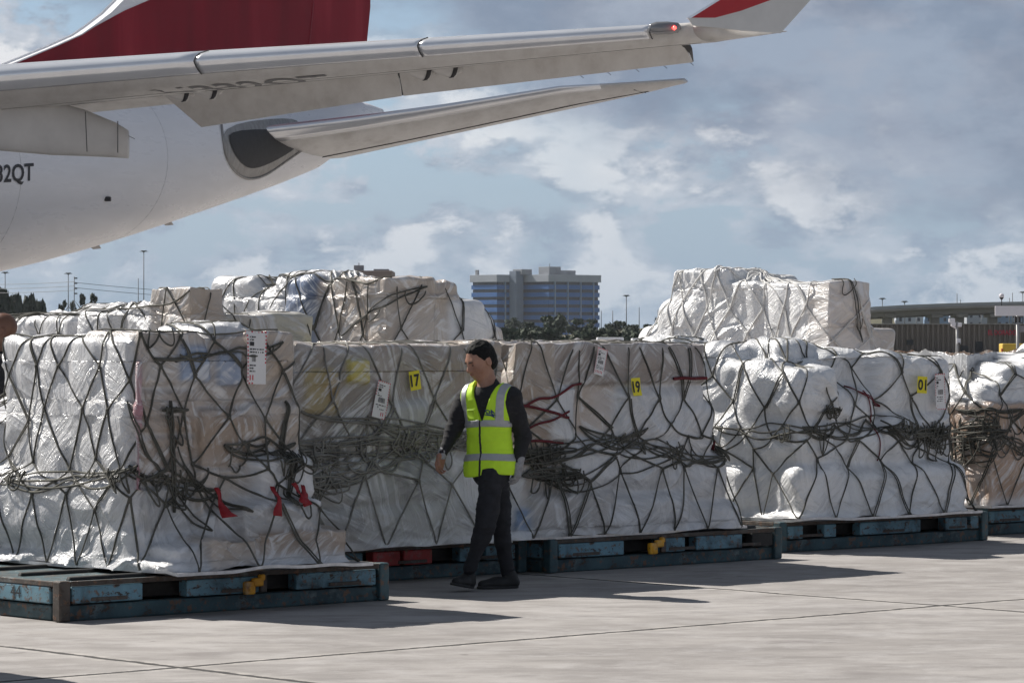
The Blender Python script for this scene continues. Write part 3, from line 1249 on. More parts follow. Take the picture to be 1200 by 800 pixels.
        for row, (hh, kind) in enumerate(((.020, 0), (.018, 0), (.045, 2), (.02, 0), (.02, 0), (.07, 3), (.02, 0), (.02, 0), (.02, 0), (.03, 2), (.02, 0), (.02, 0))):
            hh *= h / .36 * 1.0
            if y - hh < -H2 * .62:
                break
            if kind == 0:
                x = x0
                while x < x1 - .01:
                    ww = rg.uniform(.006, .022)
                    rect(x, min(x + ww, x1), y - hh * .45, y, 2, l)
                    x += ww + rg.uniform(.004, .008)
                    if rg.random() < .15:
                        break
            elif kind == 2:
                rect(x0, x0 + .035 * w / .16, y - hh * .6, y, 2, l)
            else:
                x = -W * .5
                while x < W * .5:
                    ww = rg.uniform(.001, .004)
                    rect(x, x + ww, y - hh * .7, y, 2, l)
                    x += ww + rg.uniform(.0015, .004)
            y -= hh
        for k in range(5):
            rect(-W * .72 + k * w * .15, -W * .72 + k * w * .15 + w * .06, -H2 * .86, -H2 * .66, 1, l)
        mesh_obj('shipping_label', verts, faces, [PAPER, PINK, INK], s.root, False, mi)

    def number(s, px, py, txt, w=.105, h=.15, rot=0.0, lift=.02):
        f = s.patch(px, py, w, h, rot, lift)
        g = np.meshgrid(np.linspace(-w / 2, w / 2, 5), np.linspace(-h / 2, h / 2, 6))
        P = f(g[0].ravel(), g[1].ravel())
        faces = [(a * 5 + b, a * 5 + b + 1, a * 5 + b + 6, a * 5 + b + 5) for a in range(5) for b in range(4)]
        card = mesh_obj('yellow_number_card', P, faces, YTAG, s.root)
        v, tf = text_geo(txt, .03)
        sc = w * .86 / v[:, 0].max()
        vv = (v - np.array((v[:, 0].max() / 2, v[:, 1].max() / 2))) * sc
        P = f(vv[:, 0], vv[:, 1] * 1.15, .003)
        mesh_obj('number', P, tf, INK, card)

    def ribbon(s, px, py, L=.14, w=.03, rot=.1):
        f = s.patch(px, py, .1, .1, rot, .035)
        n = 8
        vs, fs = [], []
        for k in range(n + 1):
            q = k / n
            ww = w * (.45 + .75 * q) * .5
            for sx in (-1, 1):
                P = f(np.array([sx * ww + .012 * math.sin(q * 5)]), np.array([-q * L]), .012 * math.sin(q * 7 + sx))
                vs.append(P[0])
        for k in range(n):
            fs.append((k * 2, k * 2 + 1, k * 2 + 3, k * 2 + 2))
        o = mesh_obj('red_ribbon', vs, fs, RIBBON, s.root, True)
        md = o.modifiers.new('thick', 'SOLIDIFY')
        md.thickness = .003


RIBBON = simple('red_ribbon_cloth', (.30, .010, .016), .6, 0, .2, 30)

G_NEAR = 'film wrapped cargo pallets in the front row'
G_BACK = 'film wrapped cargo pallets in the back row'
# item: a0,a1,b0,b1,z0,z1,round,colour,veil,rot
# ---- load 1: the nearest one on the left
L1 = Load((-2.07, 21.07), 'nearest netted cargo pallet at the left, pale film hung with red ribbons',
          (-.03, 1.54, -.05, 3.05), [
    (.00, .62, .42, 1.95, .0, 1.46, .06, WHITE, .85, 0),
    (.03, .60, .46, 1.0, .62, 1.44, .10, WHITE, .8, .06),
    (.05, .60, 1.05, 1.6, .55, 1.47, .13, WHITE, .8, -.05),
    (-.03, .55, .50, 1.3, .28, .60, .12, WHITE, .7, 0),
    (-.05, .55, 1.2, 2.2, .10, .62, .14, WHITE, .8, .1),
    (.0, .6, 2.0, 2.95, .0, .95, .12, WHITE, .85, .05),
    (-.04, .5, .36, 1.1, .0, .26, .08, WHITE, .6, 0),
    (.02, .50, .40, 1.0, 1.16, 1.50, .03, TAN, .45, 0),
    (.0, .46, .385, .95, .86, 1.12, .03, BEIGE, .35, 0),
    (.02, .44, .40, .95, .55, .83, .03, BEIGE, .40, 0),
    (.03, .40, .38, .95, .24, .52, .03, GREY, .5, 0),
    (.30, .52, .375, .8, 1.18, 1.40, .02, BLUEC, .35, 0),
    (.46, .86, .37, .95, 1.03, 1.47, .03, BEIGE, .35, 0),
    (.46, .90, .35, .95, .64, 1.00, .03, BEIGE, .30, 0),
    (.44, .84, .33, .95, .28, .62, .03, TAN, .5, 0),
    (.86, 1.25, .40, 1.1, 1.05, 1.50, .03, TAN, .40, 0),
    (.50, .92, .42, .95, 1.40, 1.56, .09, WHITE, .8, .1),
    (.84, 1.27, .34, .95, .70, 1.04, .05, TAN, .55, 0),
    (.82, 1.30, .22, .9, .40, .70, .07, WHITE, .6, 0),
    (.62, 1.28, .12, .8, .20, .42, .06, GREY, .55, 0),
    (.30, .70, .04, .45, .0, .20, .03, TAN, .45, 0),
    (.72, 1.10, .06, .45, .0, .23, .025, BEIGE, .25, 0),
    (1.12, 1.45, .05, .45, .0, .22, .025, BEIGE, .25, 0),
    (.05, .36, .10, .5, .0, .16, .06, WHITE, .6, 0),
    (.42, 1.24, .43, 1.0, .05, 1.46, .03, TAN, .5, 0),
    (-.006, .022, .376, .41, .50, 1.30, .010, (.40, .14, .18), .5, .001),
    (.62, .80, .335, .5, 1.15, 1.36, .01, (.18, .26, .42), .3, .001),
    (.93, 1.08, .345, .5, .72, .92, .01, (.36, .26, .17), .15, .001),
    (.42, 1.26, .26, .8, .10, .36, .06, WHITE, .5, 0),
    (.6, 1.3, 1.0, 2.9, .0, 1.05, .08, WHITE, .7, 0),
    (.55, 1.22, .9, 1.95, .8, 1.44, .06, WHITE, .7, 0),
], 1.56, (900, 330), .272, .016)
L1.net(.40, (0.0, .40), (.54, .66), (.95, 1.24), seed=3)
L1.bundle((5, 560), (160, 545), 4, .014, .02, seed=1)
L1.bundle((150, 545), (260, 575), 4, .014, .02, seed=2)
L1.bundle((200, 470), (205, 600), 4, .008, .0, seed=3)
L1.bundle((260, 520), (345, 520), 5, .012, .03, seed=4)
L1.bundle((215, 545), (300, 600), 3, .016, .02, seed=5)
L1.bundle((335, 470), (350, 590), 4, .008, .0, seed=6)
L1.bundle((180, 420), (330, 400), 2, .010, .03, seed=7)
L1.bundle((150, 470), (250, 620), 2, .012, .02, seed=8)
L1.bundle((10, 386), (325, 382), 2, .004, .0, seed=8)
L1.tangle((205, 480), 4, .012, seed=1)
L1.tangle((345, 540), 7, .018, seed=2)
L1.tangle((20, 560), 4, .02, seed=3)
L1.tangle((140, 560), 4, .015, seed=4)
L1.finish(.020, .055)
L1.label(296, 419, .165, .34, R(-2), .03)
L1.ribbon(250, 570, .19, .05, .2)
L1.ribbon(316, 570, .19, .05, -.15)
L1.ribbon(339, 565, .15, .05, .3)
L1.ribbon(352, 568, .14, .05, -.5)

# ---- load 2: translucent brown one behind the man
L2 = Load((-1.49, 23.34), 'netted cargo pallet behind the walking man, cloudy see-through film and yellow card 17',
          (-.02, 2.02, 0, 2.45), [
    (.0, 1.92, .03, 2.3, .0, 1.40, .07, DIM, .35, 0),
    (.03, .70, .02, .9, .98, 1.42, .03, TAN, .22, 0),
    (.70, 1.22, .02, .9, 1.0, 1.42, .03, BEIGE, .20, 0),
    (1.22, 1.92, .03, .9, .98, 1.425, .03, TAN, .30, 0),
    (.12, .42, .01, .5, .95, 1.25, .04, (.40, .30, .10), .35, 0),
    (.50, .66, -.005, .3, 1.16, 1.30, .01, (.62, .50, .06), .25, .001),
    (.30, .36, -.005, .3, 1.05, 1.18, .01, (.45, .10, .08), .25, .001),
    (1.0, 1.3, -.03, .3, .42, .62, .03, (.12, .13, .14), .3, .001),
    (.25, .6, -.03, .3, .12, .24, .03, (.14, .15, .17), .3, .001),
    (.3, .75, .0, .5, .66, .98, .07, (.25, .26, .25), .45, .1),
    (.75, 1.25, .0, .5, .72, 1.02, .06, GREY, .55, -.1),
    (1.2, 1.9, .01, .5, .62, 1.0, .08, WHITE, .5, 0),
    (.02, .5, .0, .5, .30, .68, .10, WHITE, .35, 0),
    (.45, 1.0, -.03, .5, .25, .66, .12, (.36, .36, .34), .4, .1),
    (.95, 1.5, -.02, .5, .30, .66, .10, GREY, .6, 0),
    (1.4, 1.93, -.02, .5, .22, .62, .09, WHITE, .5, 0),
    (.05, 1.93, -.02, .6, .0, .30, .09, (.40, .38, .35), .55, 0),
], 1.48, (700, 260), .262, .016)
L2.net(.46, (0.0, .46), (.60, .72), (.98, 1.22), seed=8, kind=1)
L2.bundle((345, 520), (540, 510), 10, .018, .02, 1, seed=1)
L2.bundle((350, 560), (470, 530), 6, .02, .03, 1, seed=2)
L2.bundle((440, 500), (600, 520), 8, .016, .02, 1, seed=3)
L2.bundle((350, 480), (560, 505), 3, .014, .02, 1, seed=9)
L2.tangle((362, 535), 14, .032, 1, seed=4)
L2.tangle((372, 565), 11, .026, 1, seed=5)
L2.tangle((470, 515), 4, .024, 1, seed=6)
L2.bundle((352, 590), (385, 640), 2, .012, .0, 1, seed=7)
L2.finish(.010, .05)
L2.number(484, 445, '17', .10, .135, R(8), .03)
L2.label(444, 469, .115, .26, R(-14), .03)

# ---- load 3: to the right of the man
L3 = Load((.03, 24.80), 'netted cargo pallet right of the walking man, brown boxes on top, yellow card 19',
          (.0, 2.42, 0, 2.45), [
    (.02, 1.98, .0, 2.3, 1.12, 1.43, .025, (.32, .27, .24), .22, 0),
    (.0, .40, -.01, .6, 1.10, 1.435, .02, TAN, .20, 0),
    (.0, .35, .0, .6, .60, 1.10, .02, BEIGE, .20, 0),
    (.05, .6, .02, .6, .2, .62, .03, TAN, .4, 0),
    (.02, 2.0, .05, 2.3, .0, 1.12, .05, WHITE, .5, 0),
    (.62, 1.02, .015, .6, .72, 1.11, .015, (.50, .36, .25), .10, 0),
    (.35, .62, .0, .6, .70, 1.1, .03, WHITE, .55, 0),
    (1.0, 1.72, -.02, .8, .68, 1.10, .10, WHITE, .7, 0),
    (1.5, 2.12, .0, .9, .55, 1.00, .13, WHITE, .75, 0),
    (.5, 1.1, -.03, .8, .32, .74, .13, WHITE, .7, .05),
    (1.05, 1.75, -.04, .8, .28, .70, .14, WHITE, .75, 0),
    (1.6, 2.28, -.02, .9, .18, .60, .13, WHITE, .8, 0),
    (.1, 1.0, -.04, .8, .02, .34, .08, (.45, .42, .40), .6, 0),
    (.0, .62, -.03, .5, .02, .22, .03, BLUEC, .45, 0),
    (.9, 1.8, -.05, .8, .02, .30, .10, WHITE, .75, 0),
    (1.7, 2.36, -.05, .9, .0, .22, .08, WHITE, .85, 0),
    (-.16, .18, .02, .5, .04, .60, .15, WHITE, .7, 0),
], 1.48, (780, 270), .262, .016)
L3.net(.37, (0.0, .44), (.56, .66, .76), (.98, 1.2), seed=13, double=.2)
L3.bundle((615, 530), (760, 500), 4, .014, .02, seed=1)
L3.bundle((680, 500), (850, 530), 5, .016, .03, seed=2)
L3.bundle((640, 560), (800, 520), 2, .018, .03, seed=3)
L3.tangle((640, 530), 13, .026, seed=4)
L3.tangle((650, 555), 12, .026, seed=5)
L3.tangle((848, 520), 7, .012, seed=6)
L3.bundle((608, 480), (680, 450), 1, .006, .0, 2, seed=7, loops=0, rad=.008)
L3.bundle((610, 475), (668, 490), 1, .004, .0, 2, seed=8, loops=0, rad=.008)
L3.bundle((610, 505), (668, 482), 1, .004, .0, 2, seed=9, loops=0, rad=.008)
L3.bundle((608, 515), (660, 518), 1, .004, .0, 2, seed=10, loops=0, rad=.008)
L3.bundle((790, 444), (826, 443), 1, .002, .0, 2, seed=11, loops=0, rad=.010)
L3.bundle((838, 515), (850, 520), 1, .004, .0, 2, seed=12, loops=0, rad=.012)
L3.finish(.016, .05)
L3.number(740, 456, '19', .095, .135, R(2), .035)
L3.label(703, 423, .10, .20, R(-14), .02)

# ---- load 4: the big white one
L4 = Load((2.34, 27.3), 'large netted cargo pallet of bulging white sacks with yellow card 01 and pale label',
          (-.03, 2.20, 0, 3.1), [
    (.0, 2.05, .45, 2.9, .0, 1.30, .12, WHITE, .9, 0),
    (.02, .62, .10, .85, .80, 1.24, .14, WHITE, .9, 0),
    (.0, .60, .85, 1.5, .84, 1.44, .16, WHITE, .9, .1),
    (.0, .62, 1.5, 2.2, .8, 1.48, .15, WHITE, .9, 0),
    (.30, .90, .55, 1.1, 1.0, 1.47, .17, WHITE, .9, .15),
    (.75, 1.35, .40, 1.2, .9, 1.38, .17, WHITE, .9, -.1),
    (1.15, 1.75, .22, 1.1, .80, 1.36, .17, WHITE, .95, .08),
    (1.62, 2.12, .20, 1.1, .82, 1.33, .12, WHITE, .9, 0),
    (.5, 1.2, .20, .9, .70, 1.08, .14, WHITE, .9, 0),
    (.0, .55, .05, .8, .42, .84, .15, WHITE, .85, .1),
    (-.04, .52, .7, 1.5, .40, .86, .15, WHITE, .85, 0),
    (.5, 1.2, .10, .8, .38, .74, .15, WHITE, .9, 0),
    (1.15, 1.75, .12, .8, .40, .84, .15, WHITE, .9, .1),
    (1.65, 2.08, .14, .8, .40, .86, .12, WHITE, .9, 0),
    (.02, .70, .03, .8, .0, .46, .14, WHITE, .8, 0),
    (.62, 1.35, .02, .8, .0, .42, .14, WHITE, .9, 0),
    (1.28, 2.12, .03, .8, .0, .44, .13, WHITE, .9, 0),
    (-.05, .5, .6, 1.6, .0, .44, .13, WHITE, .85, 0),
    (-.02, .5, 1.5, 2.6, .0, .9, .14, WHITE, .85, 0),
    (.5, 1.9, 1.2, 2.7, 1.0, 1.34, .15, WHITE, .9, 0),
], 1.56, (900, 320), .262, .022, fw=1.3)
L4.net(.42, (0.0, .42), (.58, .70), (.95, 1.2), seed=21, double=.15)
L4.bundle((835, 500), (960, 500), 3, .012, .02, seed=1)
L4.bundle((940, 500), (1060, 490), 6, .014, .03, seed=2)
L4.bundle((1040, 500), (1125, 500), 6, .014, .04, seed=3)
L4.tangle((980, 480), 7, .014, seed=4)
L4.tangle((1095, 505), 16, .024, seed=5, tall=2.0)
L4.tangle((1060, 500), 6, .018, seed=6)
L4.tangle((915, 510), 4, .010, seed=7)
L4.bundle((1012, 455), (1030, 540), 1, .008, .0, 2, seed=8, loops=0)
L4.bundle((990, 450), (1030, 475), 2, .008, .0, 2, seed=9, loops=0)
L4.finish(.050, .075)
L4.number(1075, 451, '01', .10, .14, R(-4), .05)
L4.label(1096, 458, .12, .30, R(2), .05)

# ---- load 5: right edge
L5 = Load((4.18, 29.6), 'netted cargo pallet cut by the right edge, white sacks on top of bare brown cartons',
          (-.03, 2.2, 0, 3.0), [
    (.0, 2.0, .03, 2.8, .0, .90, .03, (.50, .34, .24), .06, 0),
    (.0, .50, .02, 1.4, .0, .88, .02, (.48, .33, .23), .05, 0),
    (.52, 1.1, .01, .8, .0, .87, .02, (.55, .38, .27), .10, 0),
    (.0, .7, .05, .9, .80, 1.10, .14, WHITE, .95, 0),
    (-.02, .7, .8, 1.8, .80, 1.06, .12, WHITE, .95, 0),
    (.0, .7, 1.8, 2.7, .80, 1.02, .12, WHITE, .95, 0),
    (.75, 1.9, .08, .5, .80, 1.44, .18, WHITE, .95, 0),
    (.35, .9, .08, .48, .8, 1.26, .15, WHITE, .95, 0),
], 1.6, (620, 220), .262, .018, fw=1.25)
L5.net(.44, (0.0, .46), (.58, .72), (.98, 1.2), seed=31)
L5.tangle((1150, 500), 16, .03, seed=1, tall=1.8)
L5.tangle((1135, 520), 12, .028, seed=2, tall=1.8)
L5.bundle((1120, 480), (1199, 478), 5, .008, .01, seed=3)
L5.bundle((1160, 500), (1199, 520), 6, .016, .03, seed=4)
L5.finish(.030, .06)

# ---- back row
L6 = Load((-1.05, 29.0), 'tall netted cargo pallet in the back row, beige cartons beside a blue wrapped bale',
          (-.03, 2.2, -.03, 3.1), [
    (.0, .55, .0, .75, 1.2, 1.98, .03, TAN, .42, 0),
    (.53, .88, .05, .75, 1.3, 1.95, .05, TAN, .45, 0),
    (.0, .8, .0, 2.4, .0, 1.2, .06, TAN, .5, 0),
    (.02, .5, .55, .98, 1.1, 1.95, .05, BEIGE, .45, 0),
    (-.07, .48, .98, 1.40, .8, 2.02, .12, (.10, .15, .26), .05, 0),
    (.1, .6, .9, 1.7, 1.5, 2.05, .12, WHITE, .7, 0),
    (.02, .6, 1.4, 2.0, 1.2, 1.92, .15, WHITE, .85, .1),
    (.0, .6, 1.9, 2.55, 1.1, 2.02, .10, WHITE, .85, 0),
    (.7, 1.18, .05, .75, .6, 1.80, .08, WHITE, .6, 0),
    (.8, 1.42, .05, .75, .2, 1.56, .06, TAN, .5, 0),
    (.8, 1.32, .06, .75, .6, 1.72, .12, WHITE, .5, 0),
    (.5, 1.3, .6, 2.3, .2, 1.8, .1, WHITE, .6, 0),
], 2.08, (620, 240), .262, .03)
L6.net(.46, (0.0, .40), (.7, .9), (1.2, 1.5, 1.78), seed=41)
L6.bundle((315, 315), (460, 316), 2, .004, .0, seed=1)
L6.bundle((400, 395), (500, 335), 2, .012, .02, seed=2)
L6.finish(.030, .06)

L7 = Load((-2.46, 26.0), 'low netted cargo pallet in the back row at the left, crumpled white film over cartons',
          (-.03, 1.6, -.03, 3.1), [
    (.0, .34, .0, .55, 1.0, 1.86, .025, TAN, .40, 0),
    (.0, .6, .0, 2.9, .0, 1.45, .07, WHITE, .8, 0),
    (.02, .5, .5, .9, 1.2, 1.76, .08, WHITE, .8, 0),
    (.02, .5, .85, 1.5, 1.2, 1.68, .07, WHITE, .8, .05),
    (.3, .9, .9, 2.0, 1.2, 1.74, .12, WHITE, .8, 0),
    (.0, .5, 1.5, 2.1, 1.1, 1.66, .09, WHITE, .85, -.05),
    (.0, .5, 2.1, 2.9, 1.1, 1.64, .09, WHITE, .8, .05),
    (.3, 1.15, -.02, .8, .8, 1.66, .05, (.55, .5, .42), .55, 0),
    (.8, 1.2, -.02, .5, 1.2, 1.64, .02, (.55, .5, .30), .45, 0),
    (.2, 1.3, .0, 2.6, .0, 1.3, .08, WHITE, .7, 0),
], 1.9, (620, 240), .262, .018)
L7.net(.48, (0.0, .40), (.6, .8), (1.15, 1.44), seed=51)
L7.bundle((5, 357), (220, 340), 2, .004, .0, seed=1)
L7.finish(.030, .06)

L9 = Load((3.17, 34.0), 'tall back row cargo pallet at the right, pleated white film and wooden crate end',
          (-.03, 1.7, -.03, 3.2), [
    (.0, .62, .0, .30, 1.0, 2.03, .02, (.56, .45, .36), .70, 0),
    (.0, .62, .28, 1.1, 1.0, 2.02, .04, WHITE, .95, 0),
    (.0, .62, 1.0, 1.6, 1.0, 2.04, .05, WHITE, .95, .0),
    (.0, .6, 1.45, 2.25, .9, 2.17, .04, WHITE, .95, 0),
    (.3, 1.0, 1.3, 2.2, .9, 2.12, .07, WHITE, .85, 0),
    (-.02, .9, 1.2, 2.85, .0, 1.60, .16, WHITE, .9, 0),
    (-.01, .9, 1.2, 2.5, .9, 1.88, .18, WHITE, .9, 0),
    (.0, .7, .0, 1.2, .0, 1.3, .08, TAN, .6, 0),
    (.5, .70, .02, .5, .2, 1.60, .05, TAN, .55, 0),
    (.6, 1.06, .04, .9, .2, 1.56, .05, TAN, .55, 0),
], 2.22, (640, 250), .262, .028, fw=1.25)
L9.net(.44, (0.0, .30, .6), (.8, .95), (1.2, 1.5, 1.8), seed=61, kind=3, rad=.008)
L9.bundle((975, 330), (1010, 400), 3, .006, .0, 0, seed=1)
L9.finish(.016, .07, 1.1)

# a load standing outside the picture at the left, whose shadow falls into it
L0 = Load((-4.95, 16.85), 'netted cargo pallet standing outside the picture at the left, nearer than all others', (-.03, 2.0, -.03, 2.6), [
    (.0, 1.9, .0, 2.4, .0, 1.45, .08, WHITE, .8, 0), (.1, .9, -.02, .8, .3, 1.0, .1, WHITE, .8, 0), (1.0, 1.8, -.02, .9, .8, 1.5, .06, TAN, .4, 0)], 1.6, (300, 110), .262, .02)
L0.net(.45, (0.0, .42), (.58, .70), (.95, 1.2), seed=71)
L0.finish(.02, .06)
slave_pallet((-5.0, 16.8), 2.2, 2.7, 'slave pallet outside the picture at the left under the nearest cut off load', 1, None, rollers=False)
slave_pallet((-2.74, 20.7), 2.60, 2.9, 'blue slave pallet under the nearest load, black rollers and number 44 at its left end', 0, 1.42, '44')
slave_pallet((-1.72, 23.45), 2.46, 2.6, 'blue slave pallet with red side blocks behind the walking man', 3, None)
slave_pallet((.28, 25.0), 2.46, 2.6, 'blue slave pallet with a black bumper end under the load with card 19', 1, 1.02)
slave_pallet((2.15, 27.35), 2.56, 3.0, 'blue slave pallet with three black fork pockets under the white sacks', 2, None)
slave_pallet((4.10, 29.72), 2.46, 3.0, 'blue slave pallet under the brown cartons at the right edge', 0, None)
slave_pallet((-1.1, 29.05), 2.46, 3.0, 'slave pallet hidden under the tall back row load with the blue bale', 1, None, rollers=False)
slave_pallet((-2.5, 26.05), 1.9, 3.0, 'slave pallet hidden under the low back row load at the left', 0, None, rollers=False)
slave_pallet((3.15, 34.05), 2.0, 3.1, 'slave pallet hidden under the back row load with the crate end', 0, None, rollers=False)
# ------------------------------------------------------------------ people
SKIN = MT('skin', (.36, .19, .13), .5, 0, .4)
_v = SKIN.coord()
SKIN.set('Base Color', SKIN.ramp(SKIN.noise(_v, 14, 5, .6), [(.3, (.30, .15, .10)), (.7, (.42, .235, .165))]))
SKIN.set('Subsurface Weight', .08)
SKIN.set('Normal', SKIN.bump(SKIN.noise(_v, 90, 3, .6), .15, .002))
SKIN = SKIN.m
SKIN_D = simple('dark_skin', (.16, .075, .045), .42, 0, .2, 12, .1)
HAIR = simple('black_hair', (.006, .0055, .005), .65, 0, .3, 60, 1.0, .006, .25)
SHIRT = simple('charcoal_sweater', (.016, .016, .019), .9, 0, .3, 40, .5)
JEANS = simple('black_jeans', (.014, .015, .020), .85, 0, .4, 16, .4)
SHOE = simple('black_work_shoe', (.010, .010, .010), .6, 0, .3, 30, .3)
SOLE = simple('shoe_sole', (.03, .03, .03), .8, 0, .2, 30, .2)
GLOVE = simple('grey_knit_glove', (.30, .30, .31), .85, 0, .2, 60, .4)
VEST = simple('fluorescent_lime_cloth', (.56, .88, .03), .7, 0, .06, 12, .25)
VEST2 = simple('lime_pocket_cloth', (.48, .76, .03), .6, 0, .08, 12, .25)
TAPE = simple('reflective_silver_tape', (.40, .41, .42), .42, .2, .08, 40, .2)
ZIP = simple('zip_black', (.012, .012, .014), .6, 0, .1, 20)
EYE = simple('eye_dark', (.03, .02, .015), .25, 0, .1, 20)
LIP = simple('lip', (.30, .12, .10), .5, 0, .1, 20)
NAVY = simple('navy_print', (.012, .04, .16), .55, 0, .1, 20)
REDPR = simple('faded_red_print', (.35, .05, .05), .8, 0, .2, 30)


def A_(*v):
    return np.array(v, float)


def cone(P, a, b, ra, rb):
    a, b = np.asarray(a, float), np.asarray(b, float)
    ab = b - a
    t = np.clip(((P - a) @ ab) / (ab @ ab), 0, 1)
    return np.linalg.norm(P - a - t[..., None] * ab, axis=-1) - (ra + (rb - ra) * t)


def ell(P, c, r, M=None):
    q = P - np.asarray(c, float)
    if M is not None:
        q = q @ M.T
    r = np.asarray(r, float)
    k0 = np.linalg.norm(q / r, axis=-1)
    k1 = np.linalg.norm(q / (r * r), axis=-1)
    return k0 * (k0 - 1) / (k1 + 1e-9)


def smin(ds, k):
    ds = np.stack(ds)
    m = ds.min(0)
    return m - k * np.log(np.exp(-(ds - m) / k).sum(0))


def smax(a, b, k=.004):
    return -smin([-a, -b], k)


def frame(fwd, up=(0, 0, 1)):
    """rows: left, forward, up of a body part"""
    f = np.asarray(fwd, float)
    f /= np.linalg.norm(f)
    u = np.asarray(up, float) - f * (np.asarray(up, float) @ f)
    u /= np.linalg.norm(u)
    return np.stack((np.cross(u, f), f, u))       # left axis = up x forward


def head_parts(c, M, s=1.0):
    """sdf of head, ears, nose in head space (x left, y forward, z up)"""
    def f(P):
        q = (P - c) @ M.T / s
        d = [ell(q, (0, -.012, .030), (.074, .096, .094)),
             ell(q, (0, .022, -.040), (.058, .070, .072)),
             ell(q, (0, .058, -.083), (.030, .026, .024)),
             ell(q, (.030, .052, -.022), (.028, .028, .030)), ell(q, (-.030, .052, -.022), (.028, .028, .030)),
             cone(q, (.034, .070, .026), (-.034, .070, .026), .014, .014)]
        h = smin(d, .010)
        nose = smin([cone(q, (0, .086, .018), (0, .108, -.024), .008, .013), ell(q, (.012, .094, -.028), (.009, .012, .009)), ell(q, (-.012, .094, -.028), (.009, .012, .009))], .004)
        lips = smin([ell(q, (0, .088, -.052), (.023, .010, .006)), ell(q, (0, .087, -.062), (.020, .011, .007))], .002)
        h = smin([h, nose, lips], .005)
        sock = smin([ell(q, (.031, .094, .006), (.016, .014, .010)), ell(q, (-.031, .094, .006), (.016, .014, .010))], .003)
        h = smax(h, -sock, .006)
        balls = np.minimum(ell(q, (.031, .074, .006), (.013, .013, .011)), ell(q, (-.031, .074, .006), (.013, .013, .011)))
        h = np.minimum(h, balls)
        for sx in (1, -1):
            ear = ell(q, (sx * .077, -.012, -.006), (.010, .019, .033))
            ear = smax(ear, -ell(q, (sx * .086, -.008, -.002), (.008, .010, .018)), .003)
            h = smin([h, ear], .003)
        return h * s
    return f


def hair_sdf(c, M, s=1.0, thick=.008):
    def f(P):
        q = (P - c) @ M.T / s
        cap = smin([ell(q, (0, -.014, .032), (.077 + thick * .35, .100 + thick * .6, .096 + thick * .7)),
                    ell(q, (0, -.040, -.020), (.070 + thick * .5, .068 + thick * .5, .078))], .008)
        cap = cap + .0035 * vnoise(q[..., 0] * 70, q[..., 1] * 28, q[..., 2] * 46, 3) + .0025 * vnoise(q[..., 0] * 160, q[..., 1] * 60, q[..., 2] * 90, 4)
        wv = .006 * vnoise(q[..., 0] * 60, 0, q[..., 2] * 30, 8)
        front = q[..., 1] - (.026 + q[..., 2] * .60 + np.where(np.abs(q[..., 0]) > .052, -.006, 0)) + wv           # hair line over the brow
        temple = q[..., 1] - .020 - np.where(np.abs(q[..., 0]) < .05, .05, 0) + wv
        burn = q[..., 1] - np.where(q[..., 2] > -.025, .014, -.022) + wv                # in front of and behind the ear
        tz = np.clip((q[..., 2] + .030) / .022, 0, 1)
        keep = front * tz + (q[..., 1] + .024 + wv) * (1 - tz)
        low = -(q[..., 2] + .088 + wv)
        cap = cap + .011 * np.exp(np.clip(np.maximum(keep, low), -1, 0) / .010)
        return smax(smax(cap, keep, .005), low, .006) * s
    return f


def hand_sdf(w, e_dir, palm_n, curl=.6, side=1, s=1.0, spread=.12):
    """a relaxed hand hanging from wrist w, forearm direction e_dir; palm_n = normal of the palm"""
    d = np.asarray(e_dir, float)
    d /= np.linalg.norm(d)
    n = np.asarray(palm_n, float)
    n = n - d * (n @ d)
    n /= np.linalg.norm(n)
    t = np.cross(d, n) * side           # towards the thumb
    segs = []
    pc = w + d * .050 * s
    base = []
    for i, (off, ln) in enumerate(((.028, .070), (.009, .078), (-.010, .073), (-.028, .058))):
        r = .0088 - .0007 * i
        k = w + d * (.088 - abs(off - .005) * .25) * s + t * off * s
        a = 0
        p = k
        dirn = d + t * off * spread * 12
        dirn /= np.linalg.norm(dirn)
        for j, fr in enumerate((.45, .32, .26)):
            a += curl * (.55, .95, .7)[j] * (1 + .12 * i)
            v = dirn * math.cos(a) + n * math.sin(a)
            p2 = p + v * ln * fr * s
            segs.append((p, p2, r * (1 - .08 * j) * s, r * (1 - .08 * (j + 1)) * s))
            p = p2
        base.append(k)
    # thumb
    b = w + d * .022 * s + t * .024 * s + n * .006
    v = d * .72 + t * .55 + n * .42
    v /= np.linalg.norm(v)
    p1 = b + v * .040 * s
    v2 = d * .85 + t * .12 + n * .5
    v2 /= np.linalg.norm(v2)
    p2 = p1 + v2 * .030 * s
    p3 = p2 + (v2 * .9 + n * .2 - t * .1) * .024 * s
    segs += [(b, p1, .0125 * s, .0105 * s), (p1, p2, .0105 * s, .0092 * s), (p2, p3, .0092 * s, .0078 * s)]

    def f(P):
        M = np.stack((t, n, d))
        q = (P - pc) @ M.T
        palm = np.abs(q) - A_(.030, .004, .034) * s
        pd = np.linalg.norm(np.maximum(palm, 0), axis=-1) + np.minimum(palm.max(-1), 0) - .0095 * s
        ds = [pd, cone(P, w - d * .02, w + d * .02, .025 * s, .025 * s)]
        body = smin(ds, .008)
        fg = np.stack([cone(P, *sg) for sg in segs]).min(0)
        return smin([body, fg], .0035)
    return f


